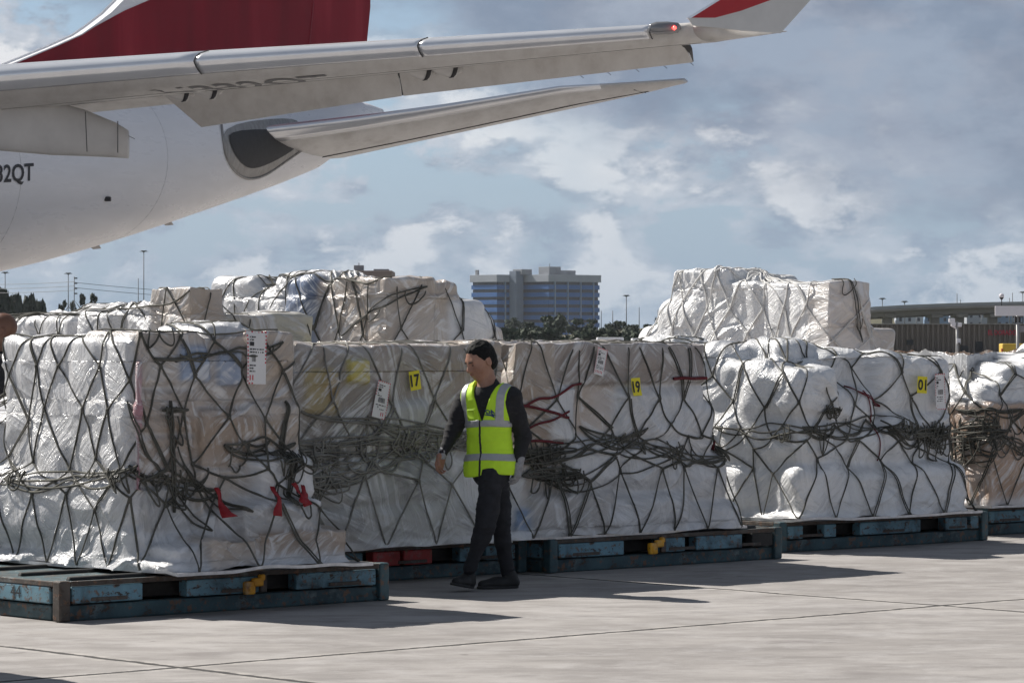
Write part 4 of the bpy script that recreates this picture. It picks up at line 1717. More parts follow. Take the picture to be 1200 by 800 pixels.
def shoe_sdf(ank, heel, toe, up):
    hl, te = np.asarray(heel, float), np.asarray(toe, float)
    fw = (te - hl) / np.linalg.norm(te - hl)
    L = np.linalg.norm(te - hl)
    u = np.asarray(up, float)
    u = u - fw * (u @ fw)
    u /= np.linalg.norm(u)
    M = np.stack((np.cross(u, fw), fw, u))

    def f(P):
        q = (P - hl) @ M.T
        d = smin([cone(q, (0, .04, .042), (0, .06, .085), .040, .044),
                  cone(q, (0, .045, .036), (0, L * .55, .034), .036, .040),
                  cone(q, (.006, L * .5, .036), (.004, L - .046, .026), .042, .034)], .012)
        return smax(d, -(q[..., 2] - .010), .004)

    def sole(P):
        q = (P - hl) @ M.T
        a = cone(q * A_(1, 1, 0), (0, .044, 0), (0, L * .6, 0), .041, .041)
        b = cone(q * A_(1, 1, 0), (.005, L * .55, 0), (.004, L - .048, 0), .047, .044)
        d = smin([a, b], .01)
        z = np.abs(q[..., 2] - .010) - .010
        return smax(d, z, .003)
    return f, sole


def build_person(root, J, org, head_fw, head_up, chest_fw, skin, vest=True, hs=1.0, hair=True, curls=(.55, .6), res=.0052):
    """J: joints in metres about the root"""
    M = frame(head_fw, head_up)
    C = frame(chest_fw)
    lat, fwd = C[0], C[1]
    hc = J['head']
    hd = head_parts(hc, M, hs)
    sp = J['pelvis'] * .0
    pel, wai, che, nek = J['pelvis'], J['waist'], J['chest'], J['neck']
    hips, shs = (J['hipL'], J['hipR']), (J['shL'], J['shR'])
    Mb = C

    def torso(P, g=0.0):
        d = smin([ell(P, che + fwd * .0, (.165 + g, .110 + g, .165 + g), Mb),
                  ell(P, wai, (.142 + g, .100 + g, .155 + g), Mb),
                  ell(P, pel, (.155 + g, .112 + g, .120 + g), Mb),
                  cone(P, shs[0] - lat * .035, shs[1] + lat * .035, .060 + g, .060 + g),
                  cone(P, nek + A_(0, 0, -.06), nek + A_(0, 0, .0), .080 + g * .6, .060 + g * .6)], .035)
        return d

    def arm(P, k, g=0.0, upto=1.0):
        s_, e, w = J['sh' + k], J['el' + k], J['wr' + k]
        ww = e + (w - e) * upto
        return smin([cone(P, s_, s_ * .5 + e * .5, .058 + g, .050 + g), cone(P, s_ * .5 + e * .5, e, .050 + g, .042 + g), cone(P, e, ww, .043 + g, .030 + g * .6)], .015)

    def leg(P, k, g=0.0, upto=1.0):
        h, kn, a = J['hip' + k], J['kn' + k], J['an' + k]
        aa = kn + (a - kn) * upto
        m = kn * .72 + a * .28
        return smin([cone(P, h, h * .35 + kn * .65, .084 + g, .062 + g), cone(P, h * .35 + kn * .65, kn, .062 + g, .051 + g), cone(P, kn, m, .051 + g, .046 + g), cone(P, m, aa, .046 + g, .039 + g)], .02)

    hands = {}
    for k, sd in (('L', 1), ('R', -1)):
        hands[k] = hand_sdf(J['wr' + k], J['hd' + k], J['pn' + k], curls[0 if k == 'L' else 1], J.get('ts' + k, sd), 1.0)

    def body(P):
        d = smin([torso(P, -.022), arm(P, 'L', -.012), arm(P, 'R', -.012), leg(P, 'L', -.016), leg(P, 'R', -.016),
                  cone(P, nek + A_(0, 0, -.05), hc - M[2] * .055 * hs - M[1] * .018 * hs, .060, .052)], .015)
        h = hd(P)
        d = smin([d, h], .010)
        return np.minimum(d, np.minimum(hands['L'](P), hands['R'](P)))
    allp = np.stack([v for k, v in J.items() if np.shape(v) == (3,) and k[:2] not in ('hd', 'pn', 'ts')])
    lo, hi = allp.min(0) - .16, allp.max(0) + .16
    lo[2] = max(lo[2] + .06, .03)
    surface_nets(body, lo, hi, res, 'body', skin, root)

    def folds(P, f, am, sd=0):
        return am * (vnoise(P[..., 0] * f, P[..., 1] * f, P[..., 2] * f * .8, sd) + .6 * (1 - np.abs(vnoise(P[..., 0] * f * 1.2, P[..., 1] * f * 1.2, P[..., 2] * f * 2.6, sd + 5))) ** 3)

    # jumper
    def shirt(P):
        d = smin([torso(P, -.004), arm(P, 'L', .006, .96), arm(P, 'R', .006, .96)], .022)
        d = d - folds(P, 9, .006)
        neckcut = cone(P, nek + A_(0, 0, -.012) + fwd * .022, hc, .064, .080)
        d = smax(d, -neckcut, .004)
        return smax(d, -(P[..., 2] - (pel[2] - .06)), .004)
    surface_nets(shirt, lo, hi, res * .95, 'sweater', SHIRT, root)

    def trousers(P):
        d = smin([leg(P, 'L', .004, .98), leg(P, 'R', .004, .98), ell(P, pel - A_(0, 0, .02), (.150, .112, .125), Mb)], .022)
        d = d - folds(P, 10, .0075, 9)
        return smax(d, P[..., 2] - (pel[2] + .07), .004)
    lo2, hi2 = lo.copy(), hi.copy()
    hi2[2] = pel[2] + .12
    lo2[2] = .03
    surface_nets(trousers, lo2, hi2, res * .95, 'jeans', JEANS, root)
    for k in 'LR':
        up, so = shoe_sdf(J['an' + k], J['heel' + k], J['toe' + k], J.get('fu' + k, A_(0, 0, 1)))
        b = np.stack((J['heel' + k], J['toe' + k], J['an' + k]))
        l3, h3 = b.min(0) - .10, b.max(0) + .12
        so_ = surface_nets(up, l3, h3, .0055, 'shoe', SHOE, root)
        surface_nets(so, l3, h3, .0055, 'sole', SOLE, so_)
    if hair:
        surface_nets(hair_sdf(hc, M, hs), hc - .17, hc + .17, .0042, 'hair', HAIR, root)
        for sx in (1, -1):
            m = MB()
            pts = [hc + M.T @ (A_(sx * (.014 + .010 * k), .104 - .0028 * k * k, .024 + .004 * k - .0013 * k * k) * hs) for k in range(5)]
            m.tube(pts, [.002, .0035, .0038, .003, .0015], 6)
            m.build('eyebrow', HAIR, root, True)
    for sx in (1, -1):
        c = hc + M.T @ (A_(sx * .031, .0825, .0045) * hs)
        surface_nets(lambda P: ell(P, c, A_(.009, .006, .0045) * hs, M), c - .02, c + .02, .0022, 'eye', EYE, root)
    c = hc + M.T @ (A_(0, .0945, -.0565) * hs)
    surface_nets(lambda P: ell(P, c, A_(.022, .006, .0085) * hs, M), c - .035, c + .035, .0026, 'lips', LIP if skin is not SKIN_D else SKIN_D, root)
    if not vest:
        return
    # -------- hi-vis vest
    hem = J['hem']

    def vcoord(P):
        q = P - che
        return q @ lat, q @ fwd, P[..., 2]
    shz = (shs[0][2] + shs[1][2]) / 2

    def vest_base(P, g=.016):
        d = torso(P, g)
        below = P[..., 2] < pel[2]
        # the skirt of the vest hangs straight down
        u, v, z = vcoord(P)
        cx = (pel - che)
        uu = (P - pel) @ lat
        vv = (P - pel) @ fwd
        sk = (np.sqrt((uu / (.168 + g)) ** 2 + (vv / (.122 + g)) ** 2) - 1) * .13
        sk = smax(sk, z - pel[2] - .05, .01)
        d = smin([d, sk], .02)
        d = d - folds(P, 7, .0065, 21)
        return d

    def cut(P):
        u, v, z = vcoord(P)
        c = -(z - (hem + .012 * np.sin(u * 14)))
        # neckline: a deep V in front, round behind
        vz = z - (shz - .155)
        V = np.where(v > -.01, np.abs(u - .012) - .008 - np.clip(vz, 0, 1) * .32, np.abs(u) - .09 - (z - shz - .03) * .3)
        neck = np.where((v > -.01), np.maximum(V, -vz), np.maximum(V, -(z - shz + .0)))
        c = np.maximum(c, -neck)
        # arm openings
        for k, sg in (('L', 1), ('R', -1)):
            c = np.maximum(c, -(np.linalg.norm((P - J['sh' + k] - A_(0, 0, -.045)) * A_(1, 1, .60), axis=-1) - .070) * 1.0)
            c = np.maximum(c, (np.abs(u) - .172) * np.where(z > shz - .17, 1, 0) + np.where(z > shz - .17, 0, -1))
            c = np.maximum(c, -(arm(P, k, .010) + np.where(z > shz - .2, 0, .05)))
        return c

    def vest_f(P):
        return smax(vest_base(P), cut(P), .003)
    lo4, hi4 = np.minimum(pel, che) - .30, np.maximum(pel, che) + .30
    lo4[2], hi4[2] = hem - .03, shz + .10
    vo = surface_nets(vest_f, lo4, hi4, .0045, 'safety_vest', VEST, root)
    J['_u'] = (vest_base, cut, vcoord)
    bands = []
    z1, z2 = J['band1'], J['band2']
    for zb in (z1, z2):
        bands.append(lambda P, zb=zb: np.abs(P[..., 2] - zb - .010 * np.sin(vcoord(P)[0] * 9 + 1)) - .024)
    for sg in (1, -1):
        bands.append(lambda P, sg=sg: np.maximum(np.abs(vcoord(P)[0] - sg * (.138 + (P[..., 2] - shz) * .05)) - .024, -(P[..., 2] - z1 - .02)))
    for bf in bands:
        surface_nets(lambda P: smax(smax(vest_base(P, .0195), cut(P) + .001, .002), bf(P), .0015), lo4, hi4, .0042, 'reflective_band', TAPE, vo)
    # zip down the front
    surface_nets(lambda P: smax(smax(vest_base(P, .021), cut(P) + .001, .002), np.maximum(np.abs(vcoord(P)[0] - .006 - .006 * np.sin(P[..., 2] * 16)) - .0075, -vcoord(P)[1]), .0015), lo4, hi4, .0036, 'zip', ZIP, vo)
    surface_nets(lambda P: smax(smax(vest_base(P, .0195), cut(P) + .003, .002), np.maximum(np.maximum(np.abs(vcoord(P)[0] + .075) - .036, np.abs(P[..., 2] - z1 - .068) - .036), -vcoord(P)[1]), .0015), lo4, hi4, .0042, 'chest_pocket', VEST2, vo)

    # emblem on the wearer's left breast
    def proj(u, z, lift):
        X = che + lat * u + fwd * .26
        X = np.array((X[0], X[1], z))
        for _ in range(40):
            X = X - fwd * (float(vest_base(X[None], .018)[0]) - lift) * .8
        return X
    tv, tf = text_geo('ACI', .045, .45)
    sc = .072 / tv[:, 0].max()
    V = [proj(.076 - (x * sc - .038), z1 + .075 + y * sc * 1.0, .003) for x, y in tv]
    mesh_obj('breast_emblem', V, tf, NAVY, vo)
    m = MB()
    pts = [(-.002, 0), (.022, .018), (.034, .020), (.024, .008), (.050, .012), (.070, .010), (.070, .004), (.030, -.002), (.010, -.016), (.006, -.014), (.014, .000)]
    P3 = [proj(.118 - x * 1.1, z1 + .062 + y * .9, .003) for x, y in pts]
    mesh_obj('breast_emblem', P3, [tuple(range(len(P3)))], NAVY, vo)


# the walking man
MO = ((571 - 600) * 23.4 / F, 23.4)


def mj(px, py, dy=0.0):
    D = MO[1] + dy
    return A_((px - 600) * D / F - MO[0], dy, CAM_Z + (395 - py) * D / F)


man = empty('person', 'man walking past the pallets in a lime safety vest, black jeans and gloves, looking down', 'person', (MO[0], MO[1], 0))
J = dict(head=mj(563, 423, -.03), neck=mj(572, 449, .0), chest=mj(573, 482, .0), waist=mj(574, 520, .0), pelvis=mj(575, 547, .0),
         shL=mj(600, 466, -.06), shR=mj(546, 466, .07),
         elL=mj(613, 510, .0), elR=mj(531, 504, .05), wrL=mj(608, 543, -.07), wrR=mj(518, 532, -.03),
         hdL=A_(-.10, -.12, -1), hdR=A_(-.25, -.2, -1), pnL=A_(-1, .3, 0), pnR=A_(.6, -.5, 0),
         tsL=1, tsR=1,
         hipL=mj(577, 556, -.08), hipR=mj(582, 556, .08), knL=mj(569, 616, -.15), knR=mj(587, 614, .10),
         anL=mj(550, 667, -.12), anR=mj(595, 672, .17),
         heelL=mj(553, 690, -.06), toeL=mj(529, 690, -.25), fuL=A_(.2, .1, 1),
         heelR=mj(608, 687.5, .17), toeR=mj(558, 689.5, .06),
         hem=mj(0, 557)[2], band1=mj(0, 497)[2], band2=mj(0, 536)[2])
J['heelL'][2] = .012
J['toeL'][2] = .050
J['heelR'][2] = .001
J['toeR'][2] = .001
J['anR'][2] = .085
build_person(man, J, MO, (-.80, -.55, -.40), (-.15, -.08, 1), (-.50, -.87, 0), SKIN, True, 1.07)
# knitted gloves: cuff on his right hand, a full glove on the left
glove_hand = hand_sdf(J['wrL'], J['hdL'], J['pnL'], .55, 1, 1.0)
surface_nets(lambda P: np.minimum(glove_hand(P) - .0028, cone(P, J['wrL'] * .8 + J['elL'] * .2, J['wrL'], .036, .033)), J['wrL'] - .17, J['wrL'] + A_(.17, .17, .10), .0042, 'glove', GLOVE, man)
surface_nets(lambda P: smin([smax(cone(P, J['wrR'] * .86 + J['elR'] * .14, J['wrR'] + A_(-.008, -.004, -.03), .035, .034), -(P[..., 2] - J['wrR'][2] + .035), .003)], .003),
             J['wrR'] - .1, J['wrR'] + .1, .0042, 'glove_cuff', GLOVE, man)

# second person, only the crown of the head shows over the first load
SO = ((2 - 600) * 24.9 / F, 24.9)
hz = 1.90 - .128 * 1.0
pal = MB()
sec = empty('person', 'bald person behind the nearest load, only the head showing at the left edge', 'person', (SO[0], SO[1], 0))
K = dict(head=A_(0, 0, hz), neck=A_(.0, .02, hz - .17), chest=A_(0, .02, hz - .38), waist=A_(0, .02, hz - .62), pelvis=A_(0, .02, hz - .82),
         shL=A_(.02, -.17, hz - .24), shR=A_(.02, .21, hz - .24), elL=A_(.05, -.24, hz - .54), elR=A_(.05, .28, hz - .54),
         wrL=A_(-.06, -.24, hz - .78), wrR=A_(-.06, .27, hz - .78), hdL=A_(-.2, 0, -1), hdR=A_(-.2, 0, -1), pnL=A_(0, 1, 0), pnR=A_(0, -1, 0), tsL=1, tsR=-1,
         hipL=A_(.0, -.08, hz - .90), hipR=A_(.0, .11, hz - .90), knL=A_(-.02, -.10, .52), knR=A_(-.02, .12, .52), anL=A_(.02, -.10, .09), anR=A_(.02, .13, .09),
         heelL=A_(.07, -.10, .002), toeL=A_(-.21, -.12, .002), heelR=A_(.07, .13, .002), toeR=A_(-.21, .15, .002))
build_person(sec, K, SO, (-1, -.1, -.1), (0, 0, 1), (-1, -.05, 0), SKIN_D, False, 1.08, False, res=.008)
# ------------------------------------------------------------------ the airliner
HF = np.array((-.545, -.84, 0.0))            # nose direction
HL = np.array((.84, -.545, 0.0))             # port side, towards the camera and right
TAIL = np.array((-3.44, 86.0, 0.0))
WPAINT = MT('aircraft_white_paint', (.80, .80, .82), .30, 0, .5)
_v = WPAINT.coord(scale=(.35, .35, 1.6))
_s = WPAINT.noise(_v, 2.2, 7, .62)
WPAINT.set('Base Color', WPAINT.mix(WPAINT.ramp(_s, [(.45, 0.0), (.75, .30)]), (.88, .88, .90), (.72, .71, .70)))
WPAINT.set('Roughness', WPAINT.ramp(_s, [(.3, .22), (.7, .40)]))
WPAINT.set('Normal', WPAINT.bump(WPAINT.noise(WPAINT.coord(), .8, 3, .5), .12, .03))
WPAINT = WPAINT.m
WGREY = MT('wing_grey_paint', (.6, .6, .58), .45, 0, .45)
_v = WGREY.coord(scale=(1.4, .5, 1))
_s = WGREY.noise(_v, 1.5, 8, .66)
WGREY.set('Base Color', WGREY.ramp(_s, [(.30, (.48, .46, .44)), (.50, (.58, .565, .55)), (.75, (.66, .65, .635))]))
WGREY.set('Roughness', WGREY.ramp(_s, [(.3, .5), (.7, .36)]))
WGREY = WGREY.m
FAIR = simple('fairing_grey_paint', (.58, .57, .56), .45, 0, .10, 1.5)
LEDGE = MT('polished_leading_edge', (.9, .9, .92), .22, .55, .6)
LEDGE.set('Base Color', LEDGE.ramp(LEDGE.noise(LEDGE.coord(scale=(1, 1, .6)), 1.3, 5, .6), [(.3, (.82, .83, .86)), (.7, (.93, .94, .96))]))
LEDGE = LEDGE.m
FINRED = MT('tail_dark_red_paint', (.20, .008, .022), .38, 0, .22)
_v = FINRED.coord(scale=(.9, .9, .16), rot=(0, 0, 0))
FINRED.set('Base Color', FINRED.ramp(FINRED.noise(_v, 1.1, 4, .5, .4), [(.38, (.20, .003, .012)), (.60, (.27, .005, .018)), (.72, (.36, .02, .035))]))
FINRED = FINRED.m
WRED = simple('winglet_red_paint', (.42, .012, .018), .35, 0, .06, 3)
SEAM = simple('dark_panel_gap', (.03, .03, .033), .6, 0, .2, 9)
BAREM = MT('bare_metal_skin', (.36, .36, .36), .42, .55)
BAREM.set('Base Color', BAREM.ramp(BAREM.noise(BAREM.coord(scale=(4, 4, .5)), 3, 6, .65), [(.35, (.26, .25, .24)), (.65, (.38, .37, .36))]))
BAREM = BAREM.m
GLASS = MT('lamp_cover_glass', (.25, .25, .26), .08, .3).m
LAMP = MT('red_navigation_lamp', (.8, .03, .03), .3)
LAMP.set('Emission Color', (1, .05, .04, 1))
LAMP.set('Emission Strength', 5.0)
LAMP = LAMP.m
BLACKL = simple('registration_black', (.02, .02, .025), .4, 0, .1, 9)
REGGREY = simple('registration_grey', (.10, .10, .105), .5, 0, .1, 9)

AB = np.array((-12.0, 74.0, 0.0))
plane = empty('airliner', 'white cargo airliner with dark red tail fin and red tipped winglet parked behind the loads', 'aircraft', tuple(AB))


def fpt(t):
    return TAIL + HF * t


# stations: t from the tail tip, z bottom, z top, half width
FS = [(-.2, 7.28, 7.50, .12), (.5, 6.95, 7.60, .36), (1.5, 6.43, 7.66, .62), (3, 5.78, 7.70, 1.00), (4.5, 5.37, 7.70, 1.32), (6, 5.00, 7.68, 1.60), (7.5, 4.64, 7.65, 1.85), (9, 4.28, 7.62, 2.08), (10.5, 3.93, 7.58, 2.25),
      (12, 3.60, 7.54, 2.40), (13.5, 3.30, 7.50, 2.50), (15, 3.04, 7.45, 2.58), (16.5, 2.82, 7.42, 2.62), (18, 2.64, 7.40, 2.65), (20, 2.48, 7.40, 2.66), (23, 2.42, 7.40, 2.66), (45, 2.42, 7.40, 2.66), (48, 2.6, 7.3, 2.5), (51, 3.2, 6.8, 2.0), (53.5, 4.2, 6.0, .8), (54, 4.8, 5.3, .2)]
_t = np.array([f[0] for f in FS])


def fprof(t):
    return [float(np.interp(t, _t, [f[k] for f in FS])) for k in (1, 2, 3)]


def fsurf(t, ang, lift=0.0):
    """ang 0 = port horizontal, 90 = crown, -90 = keel"""
    zb, zt, w = fprof(t)
    zc, h = (zb + zt) / 2, (zt - zb) / 2
    c, s_ = math.cos(R(ang)), math.sin(R(ang))
    p = fpt(t) + HL * (w + lift) * c
    p[2] = zc + (h + lift) * s_
    return p


ts = sorted(set(list(_t) + list(np.arange(0, 24, .5))))
NA = 64
V = np.array([fsurf(t, k * 360 / NA) - AB for t in ts for k in range(NA)])
Fc = [(i * NA + k, i * NA + (k + 1) % NA, (i + 1) * NA + (k + 1) % NA, (i + 1) * NA + k) for i in range(len(ts) - 1) for k in range(NA)]
Fc.append(tuple(range(NA)))
Fc.append(tuple(range((len(ts) - 1) * NA, len(ts) * NA))[::-1])
fus = mesh_obj('fuselage', V, Fc, WPAINT, plane, True)


def ftext(txt, t0, ang0, size, mat, name, bold=.02):
    v, f = text_geo(txt, bold)
    pts = []
    for x, y in v:
        t = t0 - x * size
        zb, zt, w = fprof(t)
        a = ang0 + math.degrees(y * size / ((zt - zb) / 2))
        pts.append(fsurf(t, a, .012) - AB)
    mesh_obj(name, pts, f, mat, fus)


# where on the hull is a picture point?
def fus_at(px, py):
    best = None
    for t in np.arange(0, 24, .1):
        for a in np.arange(-80, 80, 2.0):
            p = fsurf(t, a)
            d = abs(600 + F * p[0] / p[1] - px) + abs(395 - F * (p[2] - CAM_Z) / p[1] - py)
            if best is None or d < best[0]:
                best = (d, t, a)
    return best[1], best[2]


t_, a_ = fus_at(39, 217)
tv, _f = text_geo('N332QT', .02)
sz = .50
ftext('N332QT', t_ + tv[:, 0].max() * sz, a_, sz, BLACKL, 'registration')
t_, a_ = fus_at(124, 232)
m = MB()
c = fsurf(t_, a_, .02) - AB
m.box(tuple(c - A_(.07, .07, .05)), tuple(c + A_(.07, .07, .05)), .02)
m.build('drain_port', SEAM, fus)
for px, py in ((153, 276), (241, 244)):
    t_, a_ = fus_at(px, py - 3)
    c = fsurf(t_, -88, 0) - AB
    m = MB()
    m.prism([(c[0] - .18, c[2] + .05), (c[0] + .02, c[2] - .10), (c[0] + .20, c[2] - .08), (c[0] + .12, c[2] + .05)], c[1] - .02, c[1] + .02)
    m.build('drain_mast', WGREY, fus)
# panel seam lines round the hull and along it
for t0 in (11.2, 16.4):
    m = MB()
    m.tube([fsurf(t0, a, -.012) - AB for a in range(-90, 60, 6)], .006 + .012, 5)
    m.build('hull_seam', simple('faint_seam', (.60, .60, .61), .5, 0, .1, 9), fus, True)
# bare metal apron and the dark slot of the trimmable tailplane
def hull_patch(poly, lift, mat, name, parent, n=22):
    """fills a polygon given in (t, ang) on the hull"""
    poly = np.array(poly, float)
    for _ in range(2):
        poly = np.stack((poly * .75 + np.roll(poly, -1, 0) * .25, poly * .25 + np.roll(poly, -1, 0) * .75), 1).reshape(-1, 2)
    c = poly.mean(0)
    dense = []
    for i in range(len(poly)):
        a, b = poly[i], poly[(i + 1) % len(poly)]
        for k in range(6):
            dense.append(a + (b - a) * k / 6)
    dense = np.array(dense)
    pts, fs = [], []
    R_ = 8
    for r in range(R_ + 1):
        for d in dense:
            q = c + (d - c) * r / R_
            pts.append(fsurf(q[0], q[1], lift) - AB)
    n_ = len(dense)
    for r in range(R_):
        for k in range(n_):
            fs.append((r * n_ + k, r * n_ + (k + 1) % n_, (r + 1) * n_ + (k + 1) % n_, (r + 1) * n_ + k))
    return mesh_obj(name, pts, fs, mat, parent, True)


ap = [fus_at(*q) for q in ((259, 148), (262, 180), (274, 202), (288, 212), (306, 208), (330, 192), (357, 172), (350, 150), (345, 138))]
apron_p = hull_patch(ap, .02, BAREM, 'metal_apron', fus)
ap = [fus_at(*q) for q in ((266, 152), (268, 172), (279, 190), (293, 200), (318, 190), (352, 170), (345, 152))]
hull_patch(ap, .035, SEAM, 'tailplane_slot', fus)
m = MB()
rim = np.array([fsurf(*fus_at(*q), .03) - AB for q in ((259, 148), (261, 165), (264, 184), (275, 203), (290, 211), (308, 207), (331, 192), (357, 172))])
for _ in range(3):
    a_, b_ = rim[:-1], rim[1:]
    rim = np.concatenate((rim[:1], np.stack((a_ * .75 + b_ * .25, a_ * .25 + b_ * .75), 1).reshape(-1, 3), rim[-1:]))
m.tube([A_(*p) for p in rim], .03, 6)
m.build('apron_rim', BAREM, fus, True)

# ---- fin
def finp(t, z, off):
    return fpt(t) + HL * off + A_(0, 0, z) - AB


def fin_plate(poly, half, name, mat, parent, taper=True):
    n = len(poly)
    v = [finp(t, z, half) for t, z in poly] + [finp(t, z, -half) for t, z in poly]
    f = [tuple(range(n)), tuple(range(2 * n - 1, n - 1, -1))] + [(i, (i + 1) % n, (i + 1) % n + n, i + n) for i in range(n)]
    o = mesh_obj(name, v, f, mat, parent)
    b = o.modifiers.new('b', 'BEVEL')
    b.width = .04
    b.segments = 2
    return o


fin = fin_plate([(14.6, 7.42), (13.82, 7.66), (12.41, 8.14), (11.54, 8.46), (11.1, 8.69), (10.5, 9.03), (10.05, 9.36), (9.2, 10.15), (7.6, 11.9), (3.2, 17.0), (-.6, 17.0), (.2, 12.0), (.95, 7.5), (8, 7.3)], .16, 'fin', WPAINT, plane)
fin_plate([(14.5, 7.42), (13.78, 7.64), (12.39, 8.12), (11.52, 8.44), (11.08, 8.66), (10.05, 9.10), (9.0, 9.47), (7.4, 10.3), (5.4, 12.2), (3.2, 15.4), (.6, 15.4), (.5, 10.0), (.93, 7.45), (8, 7.25)], .172, 'dark_red_livery', FINRED, fin)
m = MB()
m.tube([finp(3.2, 7.9, .178), finp(2.0, 15.2, .178)], .012, 5)
m.build('rudder_gap', simple('rudder_seam', (.34, .04, .06), .5, 0, .1, 9), fin)


# ---- lifting surfaces as lofts between two picture-derived space lines
def loft(secs, name, mat, parent, prof, smooth=True):
    """secs: list of (LE point, TE point, thickness); prof: list of (chord fraction, height fraction)"""
    n = len(prof)
    V = []
    for le, te, th in secs:
        le, te = np.array(le, float), np.array(te, float)
        for fch, hz_ in prof:
            V.append(le + (te - le) * fch + A_(0, 0, th * hz_) - AB)
    Fq = [(i * n + k, i * n + (k + 1) % n, (i + 1) * n + (k + 1) % n, (i + 1) * n + k) for i in range(len(secs) - 1) for k in range(n)]
    Fq.append(tuple(range(n))[::-1])
    Fq.append(tuple(range((len(secs) - 1) * n, len(secs) * n)))
    o = mesh_obj(name, V, Fq, mat, parent, smooth)
    bm = bmesh.new()
    bm.from_mesh(o.data)
    bmesh.ops.recalc_face_normals(bm, faces=bm.faces)
    bm.to_mesh(o.data)
    bm.free()
    return o


PROF = [(1, -.10), (.8, -.38), (.55, -.60), (.35, -.66), (.2, -.62), (.11, -.50), (.05, -.34), (.015, -.16), (0, 0),
        (.01, .13), (.04, .25), (.12, .40), (.3, .50), (.6, .40), (1, .10)]


def wing_le(px):          # leading edge, centre of the nose radius
    y = np.interp(px, [-700, -300, 0, 240, 490, 762, 812], [150, 113, 89, 71, 54.5, 36.5, 33])
    D = 61 + (0 if px > -300 else 0)
    return A_(*pix(px, y, D))


def chord_pt(le, c, px_y):
    """goes c metres aft of the leading edge and takes the height given as a picture row"""
    p = le - HF * c
    x = 600 + F * p[0] / p[1]
    return A_(p[0], p[1], CAM_Z + (395 - px_y(x)) * p[1] / F)


hinge_y = lambda x: np.interp(x, [-500, -200, 0, 190, 490, 800, 900], [150, 140, 124, 104, 77, 47, 39])
box_ch = lambda px: float(np.interp(px, [-700, -300, 0, 240, 762, 812], [7.0, 5.2, 4.2, 3.4, 1.75, 1.5]))
secs = []
for px in (-1500, -1100, -700, -300, -100, 0, 100, 200, 300, 400, 490, 600, 700, 762, 800, 812):
    if px < -700:
        q = (-700 - px) / 800
        le = wing_le(-700) + A_(-12.2 * q, 0.0, -.9 * q)
        te = chord_pt(wing_le(-700), 7.0, hinge_y) + A_(-12.2 * q, 5.0 * q, -.9 * q)
        secs.append((le, te, .62 + .5 * q))
    else:
        le = wing_le(px)
        te = chord_pt(le, box_ch(px), hinge_y)
        secs.append((le, te, float(np.interp(px, [-700, 0, 812], [.78, .60, .30]))))
wing = loft(secs, 'wing', WGREY, plane, PROF)
# polished slat along the front of the wing, in two lengths
SPROF = [(.062, -.41), (.05, -.375), (.03, -.27), (.015, -.18), (-.004, 0), (.008, .15), (.04, .28), (.12, .43), (.13, .40), (.045, .24), (.02, 0), (.035, -.25), (.06, -.36)]
for pa, pb in ((-700, 227.6), (228.0, 489.4), (489.8, 758)):
    ss = []
    for px in np.linspace(pa, pb, 40):
        le = wing_le(px)
        ss.append((le, chord_pt(le, box_ch(px), hinge_y), float(np.interp(px, [-700, 0, 812], [.78, .60, .30])) * 1.01))
    loft(ss, 'slat', LEDGE, wing, SPROF)
for px in (227.8, 489.6, 761):
    le = wing_le(px)
    te = chord_pt(le, box_ch(px), hinge_y)
    th = float(np.interp(px, [-700, 0, 812], [.78, .60, .30])) * 1.03
    MB().tube([le + (te - le) * a + A_(0, 0, th * b) - AB for a, b in SPROF[:8]], .010, 6).build('slat_gap', SEAM, wing, True)
# faint spanwise panel lines beneath
for q, r_ in ((.42, -.655), (.70, -.50)):
    pts = []
    for le, te, th in secs[2:-1]:
        k = np.interp(q, [p[0] for p in PROF[:9]][::-1], [p[1] for p in PROF[:9]][::-1])
        pts.append(le + (te - le) * q + A_(0, 0, th * k - .004) - AB)
    MB().tube(pts, .006, 5).build('panel_seam', simple('wing_seam', (.33, .325, .32), .6, 0, .1, 9), wing, True)

# drooped ailerons behind the hinge line
def te_line(px_h, drop):
    h = chord_at_hinge(px_h)
    return h


def hinge_pt(px):
    # point of the hinge line seen at picture column px
    lo_, hi_ = -900.0, 830.0
    for _ in range(40):
        mid = (lo_ + hi_) / 2
        le = wing_le(mid)
        p = chord_pt(le, box_ch(mid), hinge_y)
        x = 600 + F * p[0] / p[1]
        if x < px:
            lo_ = mid
        else:
            hi_ = mid
    return p


ail_y = lambda x: np.interp(x, [235, 470, 812], [149, 112.5, 73])


def aileron(h0, h1, x0, x1, name):
    ss = []
    for q in np.linspace(0, 1, 7):
        hp = hinge_pt(h0 + (h1 - h0) * q)
        tx = x0 + (x1 - x0) * q
        c = (tx - (h0 + (h1 - h0) * q)) / F * 64 / .545
        p = hp - HF * max(.5, c)
        p = A_((tx - 600) * p[1] / F, p[1], CAM_Z + (395 - ail_y(tx)) * p[1] / F)
        ss.append((hp + A_(0, 0, -.02), p, .20 - .06 * q))
    return loft(ss, name, WGREY, wing, [(0, -.45), (.3, -.35), (1, -.04), (1, .04), (.3, .5), (0, .5)], False)


ail1 = aileron(191, 466, 236, 471, 'aileron')
ail2 = aileron(468, 800, 473, 812, 'aileron')
for s_x, e_x in ((467, 472),):
    hp = hinge_pt(s_x)
    MB().tube([hp + A_(0, -.05, -.10) - AB, A_(*pix(e_x, ail_y(e_x) - 1, hp[1] + 1.0)) - AB], .018, 5).build('aileron_gap', SEAM, wing)
# dark end of the aileron
hp = hinge_pt(800)
tp = A_(*pix(812, 72, hp[1] + .9))
m = MB()
m.tube([hp + A_(-.05, -.1, .0) - AB, hp + A_(.12, .2, -.14) - AB, tp - AB], [.05, .07, .015], 6)
m.build('aileron_end', SEAM, ail2)
